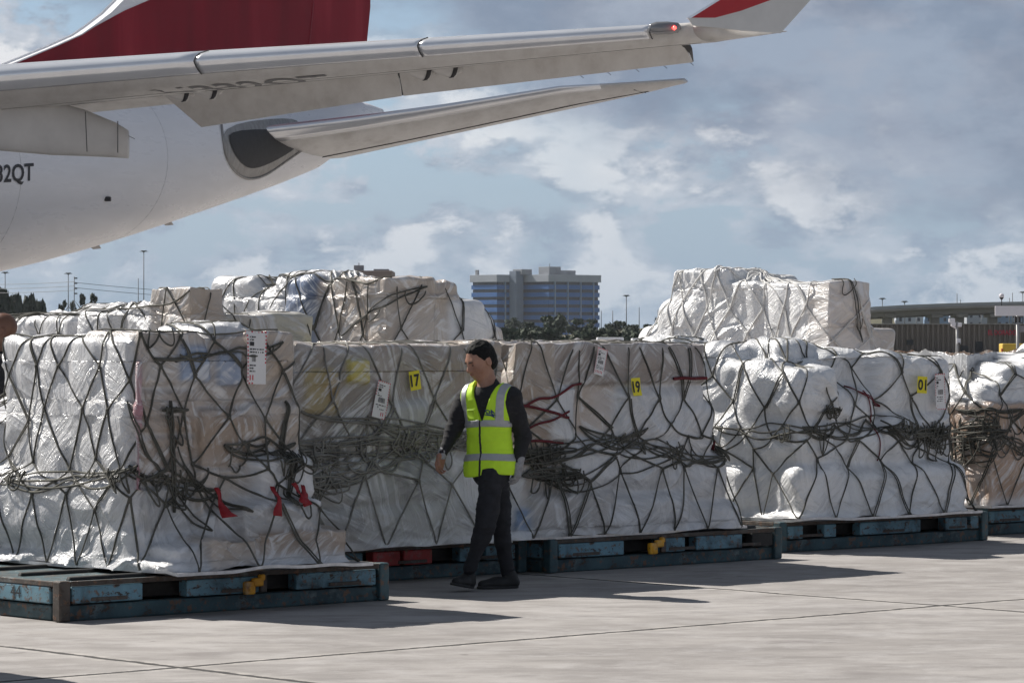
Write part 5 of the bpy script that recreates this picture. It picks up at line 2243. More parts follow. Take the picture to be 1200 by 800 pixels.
# static wicks
for px in (683, 715, 748, 781, 812):
    p = A_(*pix(px - 5, ail_y(px) - 1, 65.6)) - AB
    MB().tube([p, p + A_(.10, .12, -.07)], .006, 4).build('static_wick', SEAM, wing)
# hinge fairings: half round humps with a dark mouth
for px, py, w_ in ((213, 105, .62), (246, 102, .60), (496, 80, .50), (527, 77, .52)):
    D = 63.2
    c = A_(*pix(px, py, D)) - AB
    m = MB()
    m.tube([c + A_(-w_ * .9, -.35, .05), c + A_(-w_ * .5, -.2, .0), c + A_(0, 0, -.03), c + A_(.10, .04, -.04)], [.03, .13, .19, .20], 14)
    o = m.build('hinge_fairing', FAIR, wing, True)
    m = MB()
    m.tube([c + A_(.02, .0, -.035), c + A_(.115, .03, -.045)], [.203, .18], 14)
    m.build('dark_mouth', SEAM, o, True)
    m = MB()
    m.tube([c + A_(.10, .03, -.05), c + A_(.22, .10, -.10)], [.16, .03], 10)
    m.build('actuator_cap', WGREY, o, True)
# flap track fairing on the left, under the inner wing
sec = [(-160, 118, 62.2, .30), (-80, 124, 62.5, .50), (0, 133, 62.8, .58), (60, 140, 63.1, .55), (100, 146, 63.4, .47), (135, 154, 63.7, .36), (150, 159, 63.9, .29), (151, 160, 63.95, .02)]
m = MB()
NV = 18
vs, fs = [], []
for px, py, D, r in sec:
    px0 = A_(*pix(px, py + 10, D)) - AB
    for k in range(NV):
        a = 2 * math.pi * k / NV
        cx_, sz_ = math.cos(a), math.sin(a)
        vs.append(px0 + A_(0, .26 * (abs(cx_) ** .7) * np.sign(cx_) * min(1, r / .3), r * .92 * (abs(sz_) ** .75) * np.sign(sz_)))
for i in range(len(sec) - 1):
    for k in range(NV):
        fs.append((i * NV + k, i * NV + (k + 1) % NV, (i + 1) * NV + (k + 1) % NV, (i + 1) * NV + k))
fs.append(tuple(range(NV)))
fs.append(tuple(range((len(sec) - 1) * NV, len(sec) * NV)))
m.add(vs, fs)
fairing = m.build('flap_track_fairing', FAIR, wing, True)
MB().tube([A_(*pix(100, 131, 63.05)) - AB, A_(*pix(102, 178, 63.0)) - AB], .010, 5).build('fairing_seam', REGGREY, fairing)
MB().tube([A_(*pix(138, 142, 63.45)) - AB, A_(*pix(138, 179, 63.4)) - AB], .010, 5).build('fairing_seam', REGGREY, fairing)
MB().tube([A_(*pix(148, 158, 63.9)) - AB, A_(*pix(158, 163, 64.1)) - AB], .006, 4).build('static_wick', SEAM, fairing)
# the inner, retracted flap edge left of the aileron
ss = []
for px in (-700, -300, -100, 0, 100, 190):
    hp = hinge_pt(px)
    p = hp - HF * 1.5
    p = A_(p[0], p[1], hp[2] - .12)
    ss.append((hp + A_(0, 0, -.02), p, .24))
loft(ss, 'inner_flap', WGREY, wing, [(0, -.45), (.3, -.35), (1, -.04), (1, .04), (.3, .5), (0, .5)], False)

# registration under the wing, letters stretched along the span
tv, tf = text_geo('N332QT', .02)
pts = []
W_ = tv[:, 0].max()
for x, y in tv:
    px = 150 + (x / W_) * 215
    f_ = .66 - y / .72 * .34
    le = wing_le(px - 60 * f_)
    te = chord_pt(le, box_ch(px - 60 * f_), hinge_y)
    th = float(np.interp(px, [-700, 0, 812], [.78, .60, .30]))
    k = np.interp(f_, [p[0] for p in PROF[:9]][::-1], [p[1] for p in PROF[:9]][::-1])
    p = le + (te - le) * f_ + A_(0, 0, th * k - .012)
    pts.append(p - AB)
mesh_obj('wing_registration', pts, tf, REGGREY, wing)

# wing tip and winglet
tip = loft([(wing_le(812), chord_pt(wing_le(812), 1.5, hinge_y), .30),
            (A_(*pix(845, 33, 61.3)), A_(*pix(905, 39, 62.6)), .16),
            (A_(*pix(868, 35, 61.8)), A_(*pix(922, 37, 63.0)), .07)], 'wing_tip', WGREY, wing, PROF)


def slab(poly, D0, slope, thick, name, mat, parent, lift=0.0):
    """flat panel outlined in the picture, leaning, with its own thickness"""
    n = len(poly)
    fr, bk = [], []
    for px, py in poly:
        D = D0 + (px - 850) * slope
        fr.append(A_(*pix(px, py, D - lift)) - AB)
        bk.append(A_(*pix(px, py, D - lift)) + A_(0, thick, 0) - AB)
    f = [tuple(range(n)), tuple(range(2 * n - 1, n - 1, -1))] + [(i, i + n, (i + 1) % n + n, (i + 1) % n) for i in range(n)]
    return mesh_obj(name, fr + bk, f, mat, parent)


WL_WHITE = simple('winglet_pale_paint', (.62, .615, .60), .4, 0, .05, 3)
wl = slab([(806, 21.5), (846, -2), (900, -34), (975, -78), (1003, -78), (951, -1), (915, 39), (870, 36), (812, 30)], 61.3, .010, .07, 'winglet', WL_WHITE, wing)
slab([(809, 21), (846, -1), (905, -36), (972, -76), (999, -76), (960, -34), (904, 0), (868, 13), (838, 21)], 61.3, .010, .02, 'red_stripe', WRED, wl, .012)
slab([(804.5, 21.5), (846, -3.6), (900, -36), (975, -80), (975, -77.5), (900, -33.4), (846, -1.2), (809, 22)], 61.3, .010, .08, 'winglet_edge', LEDGE, wl, .016)
m = MB()
c0, c1 = A_(*pix(760, 33.5, 60.86)) - AB, A_(*pix(798, 32.5, 60.98)) - AB
m.tube([c0 + (c1 - c0) * q for q in (0, .06, .25, .6, .9, 1)], [.03, .085, .115, .115, .09, .03], 12)
lh = m.build('tip_light_cover', GLASS, wing, True)
c = A_(*pix(790, 33, 60.84)) - AB
m = MB()
m.tube([c + A_(-.02, 0, 0), c + A_(.0, -.02, 0), c + A_(.03, 0, 0)], [.02, .045, .02], 10)
m.build('navigation_lamp', LAMP, lh, True)

# ---- tailplane
def tp_le(px):
    y = np.interp(px, [262, 400, 520, 654, 804], [158, 142.5, 125.5, 103, 93.5])
    return A_(*pix(px, y, 79.3 + (px - 262) * .0012))


st_te = lambda x: np.interp(x, [330, 400, 590, 757, 812], [198, 184, 144, 109.5, 95])
ss = []
for q in np.linspace(0, 1, 12):
    px = 268 + (800 - 268) * q
    tx = float(np.interp(q, [0, .92, 1], [402, 768, 806]))
    le = tp_le(px)
    D = 79.5 + 4.6 * (1 - q) + 1.2 * q
    te = A_((tx - 600) * D / F, D, CAM_Z + (395 - st_te(tx) + 1) * D / F)
    ss.append((le, te, .50 * (1 - q) + .10 * q))
tailp = loft(ss, 'tailplane', WGREY, plane, PROF)
TSP = [(.10, -.50), (.05, -.36), (.015, -.18), (-.004, 0), (.008, .15), (.04, .28), (.12, .43), (.10, .36), (.02, 0), (.05, -.30)]
loft(ss[:-2], 'tailplane_leading_edge', LEDGE, tailp, TSP)
pts = []
for le, te, th in ss[:-1]:
    pts.append(le + (te - le) * .70 + A_(0, 0, -th * .49) - AB)
MB().tube(pts, .014, 5).build('elevator_gap', SEAM, tailp, True)
p0, p1 = A_(*pix(743, 104.5, 80.2)) - AB, A_(*pix(757, 108.8, 80.9)) - AB
MB().tube([p0, p0 * .5 + p1 * .5 + A_(0, 0, .02), p1], [.03, .05, .01], 6).build('elevator_end', SEAM, tailp)
# the far tailplane, mostly hidden by the hull
far = []
for le, te, th in ss:
    def mir(p):
        q = np.array(p) - TAIL
        d = q @ HL
        r = np.array(p) - HL * 2 * d
        return r
    far.append((mir(le), mir(te), th))
loft(far, 'tailplane', WGREY, plane, PROF)
# ------------------------------------------------------------------ background
CONW = simple('pale_concrete_panel', (.40, .42, .47), .8, 0, .08, .2)
SPAN = simple('blue_spandrel', (.035, .14, .40), .7, 0, .10, .15)
WINB = simple('dark_window_band', (.018, .026, .045), .45, 0, .35, .3)
MULL = simple('mullion_pale', (.25, .32, .43), .6, 0, .08, .3)
ROOFM = simple('roof_plant_grey', (.30, .31, .33), .8, 0, .2, .3)


def px_rot_box(root, name, mat, px, D, La, Lb, z0, z1, off=(0, 0), bev=0.0, grp=None):
    pass


def office():
    D = 1500.0
    o0 = A_((643 - 600) * D / F, D)
    root = empty('office_building', 'six storey office block with blue bands and a white parapet, far behind the loads', 'building', (o0[0], o0[1], 0), ROW)
    fl = [(396 - 9.1 * k) for k in range(0, 8)]
    zof = lambda py: CAM_Z + (395 - py) * D / F

    def block(a0, a1, b0, b1, ztop, inner, mull_a=(), mull_b=()):
        MB().box((a0 + .8, b0 + .8, 0), (a1 - .8, b1 - .8, ztop - .5)).build('wall', inner, root)
        k = 0
        for py in np.arange(389.5, 334, -8.9):
            z = zof(py)
            MB().box((a0, b0, z - .95), (a1, b1, z + .95), .05).build('spandrel', SPAN, root)
            MB().box((a0 + .5, b0 + .5, z + .95), (a1 - .5, b1 - .5, z + 2.38)).build('window_band', WINB, root)
            k += 1
        MB().box((a0 - .5, b0 - .5, zof(330)), (a1 + .5, b1 + .5, zof(321.5)), .08).build('parapet', CONW, root)
        for a in mull_a:
            MB().box((a - .3, b0 - .25, 0), (a + .3, b0 + .5, zof(330))).build('mullion', MULL, root)
        for b in mull_b:
            MB().box((a0 - .25, b - .3, 0), (a0 + .5, b + .3, zof(330))).build('mullion', MULL, root)
    block(0, 31.0, 0, 17.5, zof(322), CONW, (3.8, 11.6, 19.4, 27.2), ())
    # left wing, set forward
    block(-13.5, 6.0, 19.0, 36.0, zof(322), CONW, (-8.5,), ())
    MB().box((-6.5, 14.2, 0), (-2.0, 18.6, zof(317)), .1).build('stair_tower', simple('tower_grey_blue', (.20, .24, .31), .8, 0, .08, .2), root)
    MB().box((5, 5, zof(321.5)), (12, 12, zof(312)), .1).build('roof_plant', ROOFM, root)
    MB().box((13, 6, zof(321.5)), (22, 12, zof(316)), .1).build('roof_plant', ROOFM, root)
    MB().box((-4, 13, zof(321.5)), (2, 19, zof(315)), .1).build('roof_plant', ROOFM, root)
    MB().tube([(8, 8, zof(312)), (8, 8, zof(308))], .15, 5).build('antenna', ROOFM, root)
    MB().box((-12.5, 33.0, zof(321.5)), (-11.5, 34.5, zof(315.5))).build('roof_vent', ROOFM, root)


office()

# ---- trees
LEAF = simple('tree_leaves', (.030, .048, .022), .8, 0, .45, .35)
LEAF2 = simple('feathery_pine_leaves', (.035, .048, .03), .8, 0, .4, .35)
BARK = simple('bark', (.10, .08, .06), .9, 0, .3, 2)


def tree(px, D, top, width, label, kind=0, seed=0, base=0.0, group='trees far behind the loads'):
    rg = np.random.default_rng(seed)
    X, _, zt = pix(px, top, D)
    root = empty('tree', label, 'tree', (X, D, base), 0, group)
    H = zt - base
    W = width * D / F
    m = MB()
    m.tube([(0, 0, -.2), (.1 * W, 0, H * .3), (0, .05 * W, H * .6), (.03 * W, 0, H * .85)], [.03 * H, .024 * H, .015 * H, .005 * H], 7)
    for k in range(6):
        a = rg.uniform(0, 6.3)
        z = H * rg.uniform(.3, .7)
        m.tube([(0, 0, z), (math.cos(a) * W * .2, math.sin(a) * W * .2, z + H * .1), (math.cos(a) * W * .38, math.sin(a) * W * .38, z + H * .2)], [.012 * H, .008 * H, .003 * H], 5)
    m.build('trunk', BARK, root, True)
    n = 1500
    cl = 26
    cc = []
    for k in range(cl):
        a = rg.uniform(0, 6.3)
        if kind == 0:
            zf = rg.uniform(.15, .97)
            r = W * .5 * math.sqrt(max(0.02, 1 - ((zf - .5) / .55) ** 2)) * rg.uniform(.2, 1)
        else:
            zf = rg.uniform(.1, .95)
            r = W * .42 * (1.05 - zf) * rg.uniform(.2, 1.1) + W * .05
        cc.append((math.cos(a) * r, math.sin(a) * r, zf * H, rg.uniform(.10, .20) * (W if kind == 0 else W * .7)))
    cc = np.array(cc)
    i = rg.integers(0, cl, n)
    d = rg.normal(size=(n, 3))
    d /= np.linalg.norm(d, axis=1, keepdims=True)
    P = cc[i, :3] + d * (cc[i, 3] * rg.uniform(.4, 1.0, n))[:, None] * A_(1, 1, .75 if kind == 0 else 1.6)
    P[:, 2] = np.minimum(P[:, 2], H)
    s = (.052 if kind == 0 else .075) * W * rg.uniform(.6, 1.4, n)
    t1 = rg.normal(size=(n, 3))
    t1 /= np.linalg.norm(t1, axis=1, keepdims=True)
    if kind:
        t1 = t1 * .5 + A_(0, 0, 1.2)
    t2 = np.cross(t1, d)
    t2 /= np.linalg.norm(t2, axis=1, keepdims=True)
    V = np.stack((P - t1 * s[:, None], P - t2 * s[:, None] * .6, P + t1 * s[:, None], P + t2 * s[:, None] * .6), 1).reshape(-1, 3)
    mesh_obj('crown', V, np.arange(n * 4).reshape(n, 4), LEAF if kind == 0 else LEAF2, root)


for k, (px, top, w) in enumerate(((-22, 346, 70), (2, 344, 60), (18, 348, 52), (34, 349, 46), (47, 354, 36))):
    tree(px, 520 + k * 7, top, w, 'feathery tree behind the low left loads, ' + ('outermost, cut by the frame', 'tallest beside a light mast', 'third from the frame', 'fourth from the frame', 'lowest, rightmost of its clump')[k], 1, k)
for k, (px, top, w) in enumerate(((74, 350, 24), (86, 349, 26), (97, 346, 26), (109, 345, 24))):
    tree(px, 560 + k * 5, top, w, 'small feathery tree near the power pole at the left, ' + ('left of the pole', 'at the foot of the pole', 'just right of the pole', 'rightmost of the four')[k], 1, 20 + k)
lab = ('dark tree left of the office block, beside the tall back load', 'dark round tree below the stair tower of the office block', 'broad dark tree in front of the office block, tallest there',
       'dark bushy tree below the right half of the office block', 'dark tree at the right foot of the office block', 'dark tree right of the office block beside the thin pole',
       'low dark tree in the middle of the gap right of the office', 'low dark tree close to the tall right back load', 'dark small tree in front of the stair tower, low')
for k, (px, top, w, D) in enumerate(((560, 366, 24, 1250), (602, 373, 30, 900), (650, 367, 44, 640), (684, 374, 40, 700), (722, 377, 34, 680), (741, 381, 34, 660), (764, 381, 34, 620), (786, 372, 40, 600), (622, 378, 26, 650))):
    tree(px, D, top, w, lab[k], 0, 40 + k)
for k, (px, top, w) in enumerate(((580, 386, 60), (628, 387, 64), (700, 386, 64), (760, 388, 70), (822, 386, 70))):
    tree(px, 480 + k * 6, top, w, 'low dark bush line in front of the far trees, ' + ('behind the back middle load', 'left of the white trailer', 'above the white trailer', 'right of the white trailer', 'behind the tall right load')[k], 0, 60 + k)

# ---- earth bank of the flyover and the flyover itself
BANK = MT('dry_grass_bank', (.16, .14, .09), .95)
BANK.set('Base Color', BANK.ramp(BANK.noise(BANK.coord(), .12, 7, .65), [(.35, (.08, .085, .05)), (.65, (.22, .19, .13))]))
m = MB()
D0 = 820
pr = [(-30, 0), (30, 0), (9, 4.0), (-9, 4.0)]
xa, xb = (700 - 600) * D0 / F, (1040 - 600) * D0 / F
v = [(xa - 25, D0 + y, 0) for y, z in pr[:2]] + [(xa, D0 + 9, 3.2), (xa, D0 - 9, 3.2)]
v += [(xb, D0 - 30, 0), (xb, D0 + 30, 0), (xb, D0 + 9, 7.6), (xb, D0 - 9, 7.6)]
m.add(v, [(0, 4, 7, 3), (3, 7, 6, 2), (2, 6, 5, 1), (0, 3, 2, 1), (4, 5, 6, 7)])
o = m.build('hill', BANK.m)
o['kind'] = 'structure'

FLY = simple('flyover_concrete', (.30, .27, .25), .85, 0, .15, .15)
FLYD = simple('flyover_parapet_concrete', (.36, .36, .37), .85, 0, .12, .15)
D0 = 700.0
fx = lambda px: (px - 600) * D0 / F
fz = lambda py: CAM_Z + (395 - py) * D0 / F
fly = empty('flyover', 'long concrete road flyover behind the corrugated wall at the right', 'flyover', (fx(1100), D0, 0))
deck = []
pts = [(985, 363.5), (1022, 359.5), (1060, 357.5), (1110, 355.5), (1160, 354.2), (1215, 353.5), (1300, 354), (1420, 356)]


def ribbon(dy0, dy1, y0, y1, mat, name):
    vs, fs = [], []
    for px, py in pts:
        x = fx(px) - fx(1100)
        vs += [(x, y0, fz(py + dy0)), (x, y1, fz(py + dy0)), (x, y1, fz(py + dy1)), (x, y0, fz(py + dy1))]
    for i in range(len(pts) - 1):
        for k in range(4):
            fs.append((i * 4 + k, i * 4 + (k + 1) % 4, i * 4 + 4 + (k + 1) % 4, i * 4 + 4 + k))
    fs += [(0, 1, 2, 3), tuple(range((len(pts) - 1) * 4 + 3, (len(pts) - 1) * 4 - 1, -1))]
    m = MB()
    m.add(vs, fs)
    return m.build(name, mat, fly)


ribbon(0, 3.5, -7.0, -6.6, FLYD, 'parapet')
ribbon(0, 3.5, 6.6, 7.0, FLYD, 'parapet')
ribbon(3.6, 6.2, -7.2, 7.2, FLY, 'deck')
ribbon(6.2, 12.5, -4.6, -2.6, FLY, 'girder')
ribbon(6.2, 14.5, 2.0, 4.6, FLY, 'girder')
for px in (1040, 1095, 1124, 1163, 1225):
    m = MB()
    x = fx(px) - fx(1100)
    m.box((x - .9, -1.2, -.2), (x + .9, 1.2, fz(372)), .1)
    m.build('pier', FLY, fly)
    MB().box((x - 1.2, -5.0, fz(372)), (x + 1.2, 5.0, fz(367.5)), .1).build('pier_cap', FLY, fly)

# ---- pale apartment blocks seen beneath the flyover
APT = [simple('apartment_white', (.55, .57, .60), .8, 0, .06, .1), simple('apartment_blue', (.22, .32, .45), .8, 0, .1, .1), simple('apartment_grey', (.38, .40, .43), .8, 0, .08, .1)]
for k, (p0, p1, top, c) in enumerate(((1026, 1048, 371, 1), (1050, 1082, 370, 0), (1084, 1112, 370, 1), (1113, 1126, 373, 0), (1133, 1164, 366, 2), (1167, 1210, 366, 1))):
    D = 1050.0 + 9 * k
    x0, x1 = (p0 - 600) * D / F, (p1 - 600) * D / F
    zt = CAM_Z + (395 - top) * D / F
    root = empty('apartment_block', ('blue apartment block under the left end of the flyover', 'white apartment block under the flyover, left of the middle', 'blue apartment block under the flyover, left of the lamp pole',
                                     'narrow white apartment block just right of the lamp pole', 'grey apartment block under the flyover, left of the white sign board', 'blue apartment block behind the white sign board')[k],
                 'building', ((x0 + x1) / 2, D, 0), 0, 'apartment blocks beneath the flyover')
    w = (x1 - x0) / 2
    MB().box((-w, 0, 0), (w, 12, zt), .05).build('wall', APT[c], root)
    MB().box((-w - .3, -.3, zt), (w + .3, 12.3, zt + .4), .05).build('roof', APT[0], root)
    nw = max(2, int((x1 - x0) / 2.2))
    for f in range(3):
        for i in range(nw):
            x = -w + (i + .5) * 2 * w / nw
            MB().box((x - .42, -.05, zt - 1.7 - f * 2.5), (x + .42, .1, zt - .6 - f * 2.5)).build('window', WINB, root)

# ---- corrugated wall with its lettering
D0 = 346.0
CORR = simple('corrugated_taupe_sheet', (.22, .18, .155), .7, 0, .12, .25)
wx = lambda px: (px - 600) * D0 / F
wz = lambda py: CAM_Z + (395 - py) * D0 / F
wr = empty('corrugated_building', 'long taupe corrugated metal building with red lettering at the right', 'building', (wx(1110), D0, 0))
vs, fs = [], []
x = wx(975)
xe = wx(1290)
prof = []
while x < xe:
    prof += [(x, 0), (x + .18, 0), (x + .26, -.22), (x + .44, -.22), (x + .52, 0)]
    x += .52
z0, z1 = -.3, wz(380.5)
n = len(prof)
vs = [(a - wx(1110), b, z0) for a, b in prof] + [(a - wx(1110), b, z1) for a, b in prof]
mm = MB()
mm.add(vs, [(i, i + 1, n + i + 1, n + i) for i in range(n - 1)])
mm.build('corrugated_wall', CORR, wr)
MB().box((wx(975) - wx(1110), -.30, z1 + .01), (wx(1290) - wx(1110), 18, z1 + .12), .02).build('roof_edge', simple('roof_edge_grey', (.28, .26, .24), .7, 0, .1, .3), wr)
for px, py0, py1, w_ in ((1066, 398, 404, 8), (1147, 400, 411, 8), (1130, 405, 413, 9), (1215, 398, 411, 9)):
    x = wx(px) - wx(1110)
    MB().box((x - w_ * D0 / F / 2, -.27, wz(py1)), (x + w_ * D0 / F / 2, -.24, wz(py0))).build('dark_opening', SEAM, wr)
tv, tf = text_geo('EL DORADO', .025)
sc = 33 * D0 / F / tv[:, 0].max()
LETR = simple('red_letters', (.55, .015, .05), .5, 0, .05, 1)
mesh_obj('sign_lettering', [(wx(1157.5) - wx(1110) + a * sc, -.30, wz(392.5) + b * sc * 1.35) for a, b in tv], tf, LETR, wr)
# low dark planting in front of the wall
HEDGE = simple('hedge_leaves', (.035, .045, .03), .9, 0, .4, 3)

# ---- barriers and white kerbside objects
BAR = simple('barrier_concrete', (.50, .47, .42), .85, 0, .12, 2)


def barrier(px0, px1, py_top, py_bot, label):
    D = CAM_Z * F / (py_bot - 395)
    x0, x1 = (px0 - 600) * D / F, (px1 - 600) * D / F
    h = (py_bot - py_top) * D / F
    root = empty('concrete_barrier', label, 'barrier', ((x0 + x1) / 2, D, 0), 0, 'concrete barriers on the apron edge')
    w = (x1 - x0) / 2
    m = MB()
    m.prism([(-.34, 0), (.34, 0), (.34, .08 * h), (.17, .35 * h), (.10, h), (-.10, h), (-.17, .35 * h), (-.34, .08 * h)], -w, w, 'x')
    m.build('barrier_block', BAR, root)
    MB().box((-w * .7, -.36, -.001 + .01), (-w * .5, -.33, .07)).build('drain_slot', SEAM, root)


barrier(1124, 1160, 415.5, 432, 'pale concrete barrier between the white sacks and the right edge load')
barrier(1085, 1121, 416.5, 431, 'concrete barrier half hidden behind the pallet with card 01')
barrier(1163, 1205, 416, 432, 'concrete barrier behind the yellow box at the right')

# white trailers behind the middle loads
TRW = simple('trailer_white', (.68, .69, .71), .5, 0, .05, .5)
for k, (p0, p1, t, b, D) in enumerate(((700, 731, 395.2, 405, 180.0), (741, 792, 396.3, 406, 178.0))):
    x0, x1 = (p0 - 600) * D / F, (p1 - 600) * D / F
    root = empty('trailer', ('short white trailer just showing above the load with card 19', 'longer white trailer behind the load with card 19, left of the tall load')[k], 'trailer', ((x0 + x1) / 2, D, 0), 0, 'white trailers')
    w = (x1 - x0) / 2
    zt = CAM_Z + (395 - t) * D / F
    MB().box((-w, 0, .75), (w, 2.3, zt), .04).build('body', TRW, root)
    MB().box((-w, -.02, .62), (w, 2.3, .74), .02).build('chassis', SEAM, root)
    for xx in (-w * .6, w * .6):
        for yy in (.05, 2.05):
            m = MB()
            m.tube([(xx, yy, .32), (xx, yy + .2, .32)], .32, 16)
            m.build('wheel', RUBBER, root, True)

# yellow box and white board on a post
GY = simple('yellow_box_paint', (.62, .42, .06), .6, 0, .1, 2)
x, D = (1190 - 600) * 110 / F, 110.0
root = empty('equipment_cabinet', 'yellow equipment cabinet behind the white sacks at the right edge', 'cabinet', (x, D, 0))
zc = lambda py: CAM_Z + (395 - py) * D / F
MB().box((-.42, 0, .12), (.75, .8, zc(402.5)), .03).build('cabinet_body', GY, root)
MB().box((-.35, -.014, .25), (.30, -.002, zc(405)), .01).build('cabinet_door', GY, root)
MB().box((-.45, -.03, 0), (.78, .83, .118), .02).build('plinth', BAR, root)
m = MB()
m.tube([(-.46, -.02, zc(410)), (-.42, -.02, zc(410))], .05, 10)
m.build('red_reflector', RED_W, root)

POLE = simple('galvanised_pole', (.40, .40, .39), .55, .3, .12, 3)
PALE = simple('pale_board', (.72, .70, .73), .6, 0, .04, 2)
D = 95.0
x = (1193 - 600) * D / F
zb = lambda py: CAM_Z + (395 - py) * D / F
root = empty('sign_board', 'blank pale board on a grey post at the right edge, seen from behind', 'sign', (x, D, 0))
MB().box((-27 * D / F, -.03, zb(370)), (28 * D / F, .03, zb(358.5)), .008).build('board', PALE, root)
MB().tube([(0, .06, -.1), (0, .06, zb(369))], .045, 10).build('post', POLE, root, True)
m = MB()
m.box((-.09, .02, zb(378)), (.08, .14, zb(370.5)), .01)
m.build('bracket', SEAM, root)
MB().box((-2 * D / F * .5, .04, zb(389)), (22 * D / F, .08, zb(381.5)), .005).build('lower_plate', simple('plate_grey', (.25, .24, .25), .7, 0, .1, 2), root)
# domed camera above the board
c = A_((1174 - 600) * D / F - x, .04, 0)
root2 = empty('surveillance_camera', 'white domed surveillance camera on a rod above the pale board', 'camera', (x + c[0], D + .04, zb(358)))
zz = lambda py: zb(py) - zb(358)
MB().tube([(0, 0, -.01), (0, 0, zz(351))], .014, 8).build('rod', SEAM, root2, True)
MB().tube([(0, 0, zz(351)), (0, 0, zz(349.6)), (0, 0, zz(348.4))], [.025, .05, .062], 14).build('dome', SEAM, root2, True)
MB().tube([(0, 0, zz(348.4)), (0, 0, zz(346.2)), (0, 0, zz(344.6)), (0, 0, zz(343.8))], [.066, .070, .055, .02], 14).build('housing', PALE, root2, True)

# lamp pole with cameras in front of the corrugated building
D = 170.0
x = (1121.5 - 600) * D / F
zb = lambda py: CAM_Z + (395 - py) * D / F
root = empty('camera_pole', 'grey pole with white floodlight and camera boxes before the corrugated building', 'pole', (x, D, 0))
MB().tube([(0, 0, -.1), (0, 0, zb(377))], [.075, .06], 10).build('pole', POLE, root, True)
m = MB()
m.tube([(-.05, -.03, zb(384.5)), (-.28, -.06, zb(381.2))], .045, 8)
m.build('bracket_arm', PALE, root, True)
for dx, py, w_ in ((-.27, 375.5, .15), (-.20, 380, .11), (.12, 380.5, .10)):
    z = zb(py)
    MB().box((dx - w_, -.2, z - .10), (dx + w_, .05, z + .10), .03).build('floodlight', PALE, root)
MB().box((-.03, -.14, zb(403)), (.17, -.06, zb(396.5)), .02).build('junction_box', PALE, root)
MB().tube([(.08, -.16, zb(403.4)), (.08, -.16, zb(401.5))], [.04, .07], 10).build('camera_dome', SEAM, root, True)
D = 172.0

# ---- light masts and poles on the horizon
MASTM = simple('mast_grey', (.16, .17, .18), .7, 0, .1, .3)


def mast(px, top, D, label, kind=0, lean=0):
    X = (px - 600) * D / F
    zt = CAM_Z + (395 - top) * D / F
    root = empty(('light_mast', 'utility_pole', 'bare_pole')[kind], label, ('light mast', 'utility pole', 'pole')[kind], (X, D, 0), 0, 'masts and poles on the horizon')
    r = .55 * D / F
    MB().tube([(0, 0, -.2), (0, 0, zt)], [r * 1.3, r * .8], 7).build('shaft', MASTM, root, True)
    if kind == 0:
        m = MB()
        m.tube([(0, 0, zt - 2.2 * D / F), (0, 0, zt - .9 * D / F), (0, 0, zt)], [r * 1.5, 3.2 * D / F, 3.4 * D / F], 12)
        m.build('lamp_ring', MASTM, root, True)
        for k in range(6):
            a = k * 1.047
            q = 3.0 * D / F
            MB().box((math.cos(a) * q - .25, math.sin(a) * q - .25, zt - 1.4 * D / F), (math.cos(a) * q + .25, math.sin(a) * q + .25, zt - .9 * D / F), .03).build('lamp_head', MASTM, root)
    if kind == 1:
        for k in range(4):
            z = zt - (2 + 6 * k) * D / F
            MB().box((0, -.1, z - .1), (3.6 * D / F, .1, z + .12)).build('cross_arm', MASTM, root)


mast(6, 318.5, 560, 'thin light mast nearest the left frame edge')
mast(80, 319.5, 560, 'light mast just left of the utility pole')
mast(87, 324, 500, 'thick utility pole with short arms beside a light mast', 1)
mast(162, 326, 520, 'short bare pole left of the tallest mast', 2)
mast(168.5, 293.5, 520, 'tallest light mast, under the aircraft tail', 0)
mast(734, 345.5, 700, 'light mast in the sky gap between office block and tall right load')
mast(749, 360, 760, 'small bare pole right of the light mast in the sky gap', 2)
mast(718, 364, 760, 'small bare pole left of the light mast in the sky gap', 2)
mast(704.5, 364, 520, 'pale bare pole at the right edge of the office block', 2)
mast(771, 363, 620, 'short utility pole touching the tall right load', 2)
mast(1034, 349, 780, 'light mast on the flyover nearest the tall right load')
mast(1060, 352.5, 790, 'low light mast over the left part of the flyover')
mast(1121.5, 344, 800, 'bare pole over the middle of the flyover', 2)
mast(1125.5, 351, 820, 'short pole right of the middle of the flyover', 2)
mast(1183, 349, 820, 'short pole over the flyover right of the domed camera', 2)
mast(1186.5, 343, 780, 'tall bare pole over the flyover near the frame edge', 2)
mast(1198.5, 341.5, 700, 'light mast cut by the right frame edge')
mast(1150, 366, 1000, 'street lamp under the flyover', 2)
mast(1074, 367.5, 980, 'small street lamp under the left half of the flyover', 2)

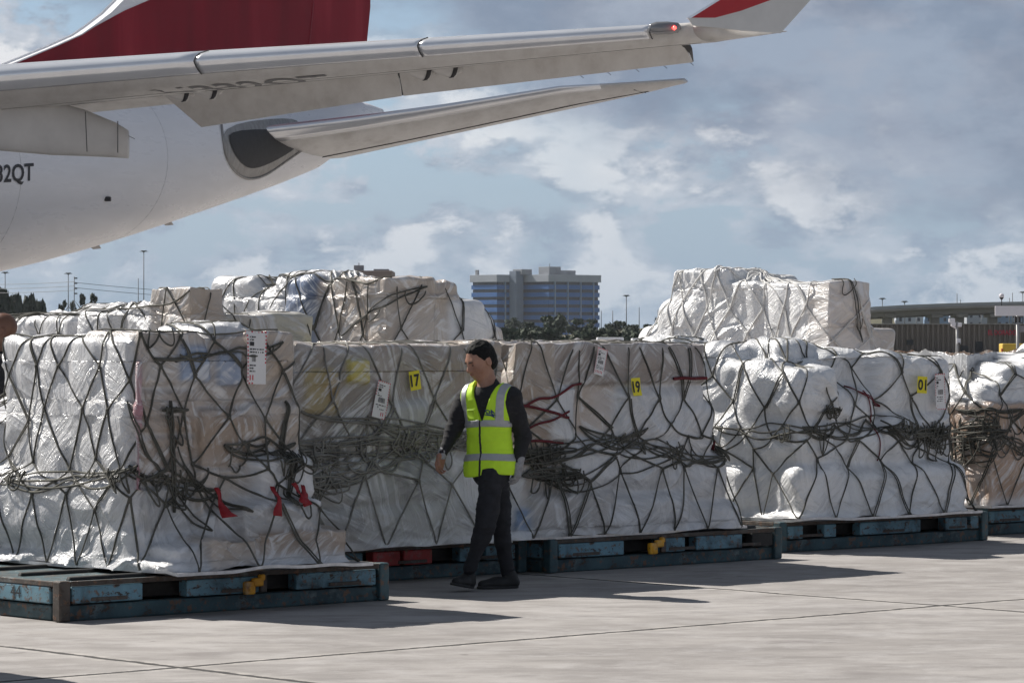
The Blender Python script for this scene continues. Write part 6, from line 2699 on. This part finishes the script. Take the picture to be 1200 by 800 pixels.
# overhead wires
m = MB()
for k, dz in enumerate((0, 1.0, 2.2)):
    p = []
    for q in np.linspace(0, 1, 14):
        px = 88 + (-140 - 88) * q
        p.append(pix(px, 330 + k * 5 + 14 * q * (1 - q), 500 + 60 * q))
    MB().tube(p, .035, 4).build('overhead_wire', MASTM)
    w = bpy.data.objects['overhead_wire' if k == 0 else 'overhead_wire.%03d' % k]
    tag(w, ('highest', 'middle', 'lowest')[k] + ' overhead wire running left from the utility pole', 'wire', 'overhead wires')
for k in range(2):
    p = []
    for q in np.linspace(0, 1, 14):
        px = 88 + (330 - 88) * q
        p.append(pix(px, 331 + k * 6 + 26 * q - 10 * q * q, 500 + 80 * q))
    MB().tube(p, .035, 4).build('overhead_wire', MASTM)
    w = bpy.data.objects['overhead_wire.%03d' % (3 + k)]
    tag(w, ('upper', 'lower')[k] + ' overhead wire running right from the utility pole', 'wire', 'overhead wires')

# ---- rooftop vents of a far hall between the back loads
D = 240.0
root = empty('far_hall', 'far hall with roof vents just showing over the tall back load', 'building', ((428 - 600) * D / F, D, 0))
zz = lambda py: CAM_Z + (395 - py) * D / F
MB().box((-1.2, 0, 0), (1.9, 6, zz(317)), .05).build('wall', CORR, root)
MB().box((-.9, 2, zz(318)), (-.2, 2.6, zz(310)), .03).build('roof_vent', ROOFM, root)
MB().box((.5, 2, zz(318)), (1.6, 2.8, zz(314.5)), .03).build('roof_vent', ROOFM, root)
MB().tube([(-.55, 2.3, zz(310)), (-.55, 2.3, zz(307))], .04, 5).build('roof_antenna', ROOFM, root)

# ---- the air over the field
HAZE = bpy.data.materials.new('haze_air')
HAZE.use_nodes = True
nt = HAZE.node_tree
nt.nodes.clear()
ho = nt.nodes.new('ShaderNodeOutputMaterial')
hv = nt.nodes.new('ShaderNodeVolumePrincipled')
hv.inputs['Color'].default_value = (.86, .92, 1.0, 1)
hv.inputs['Density'].default_value = .00006
hv.inputs['Anisotropy'].default_value = .2
nt.links.new(hv.outputs[0], ho.inputs['Volume'])
m = MB()
m.box((-900, -80, -1.2), (900, 1750, 75))
hz_o = m.build('haze', HAZE)
hz_o['kind'] = 'stuff'
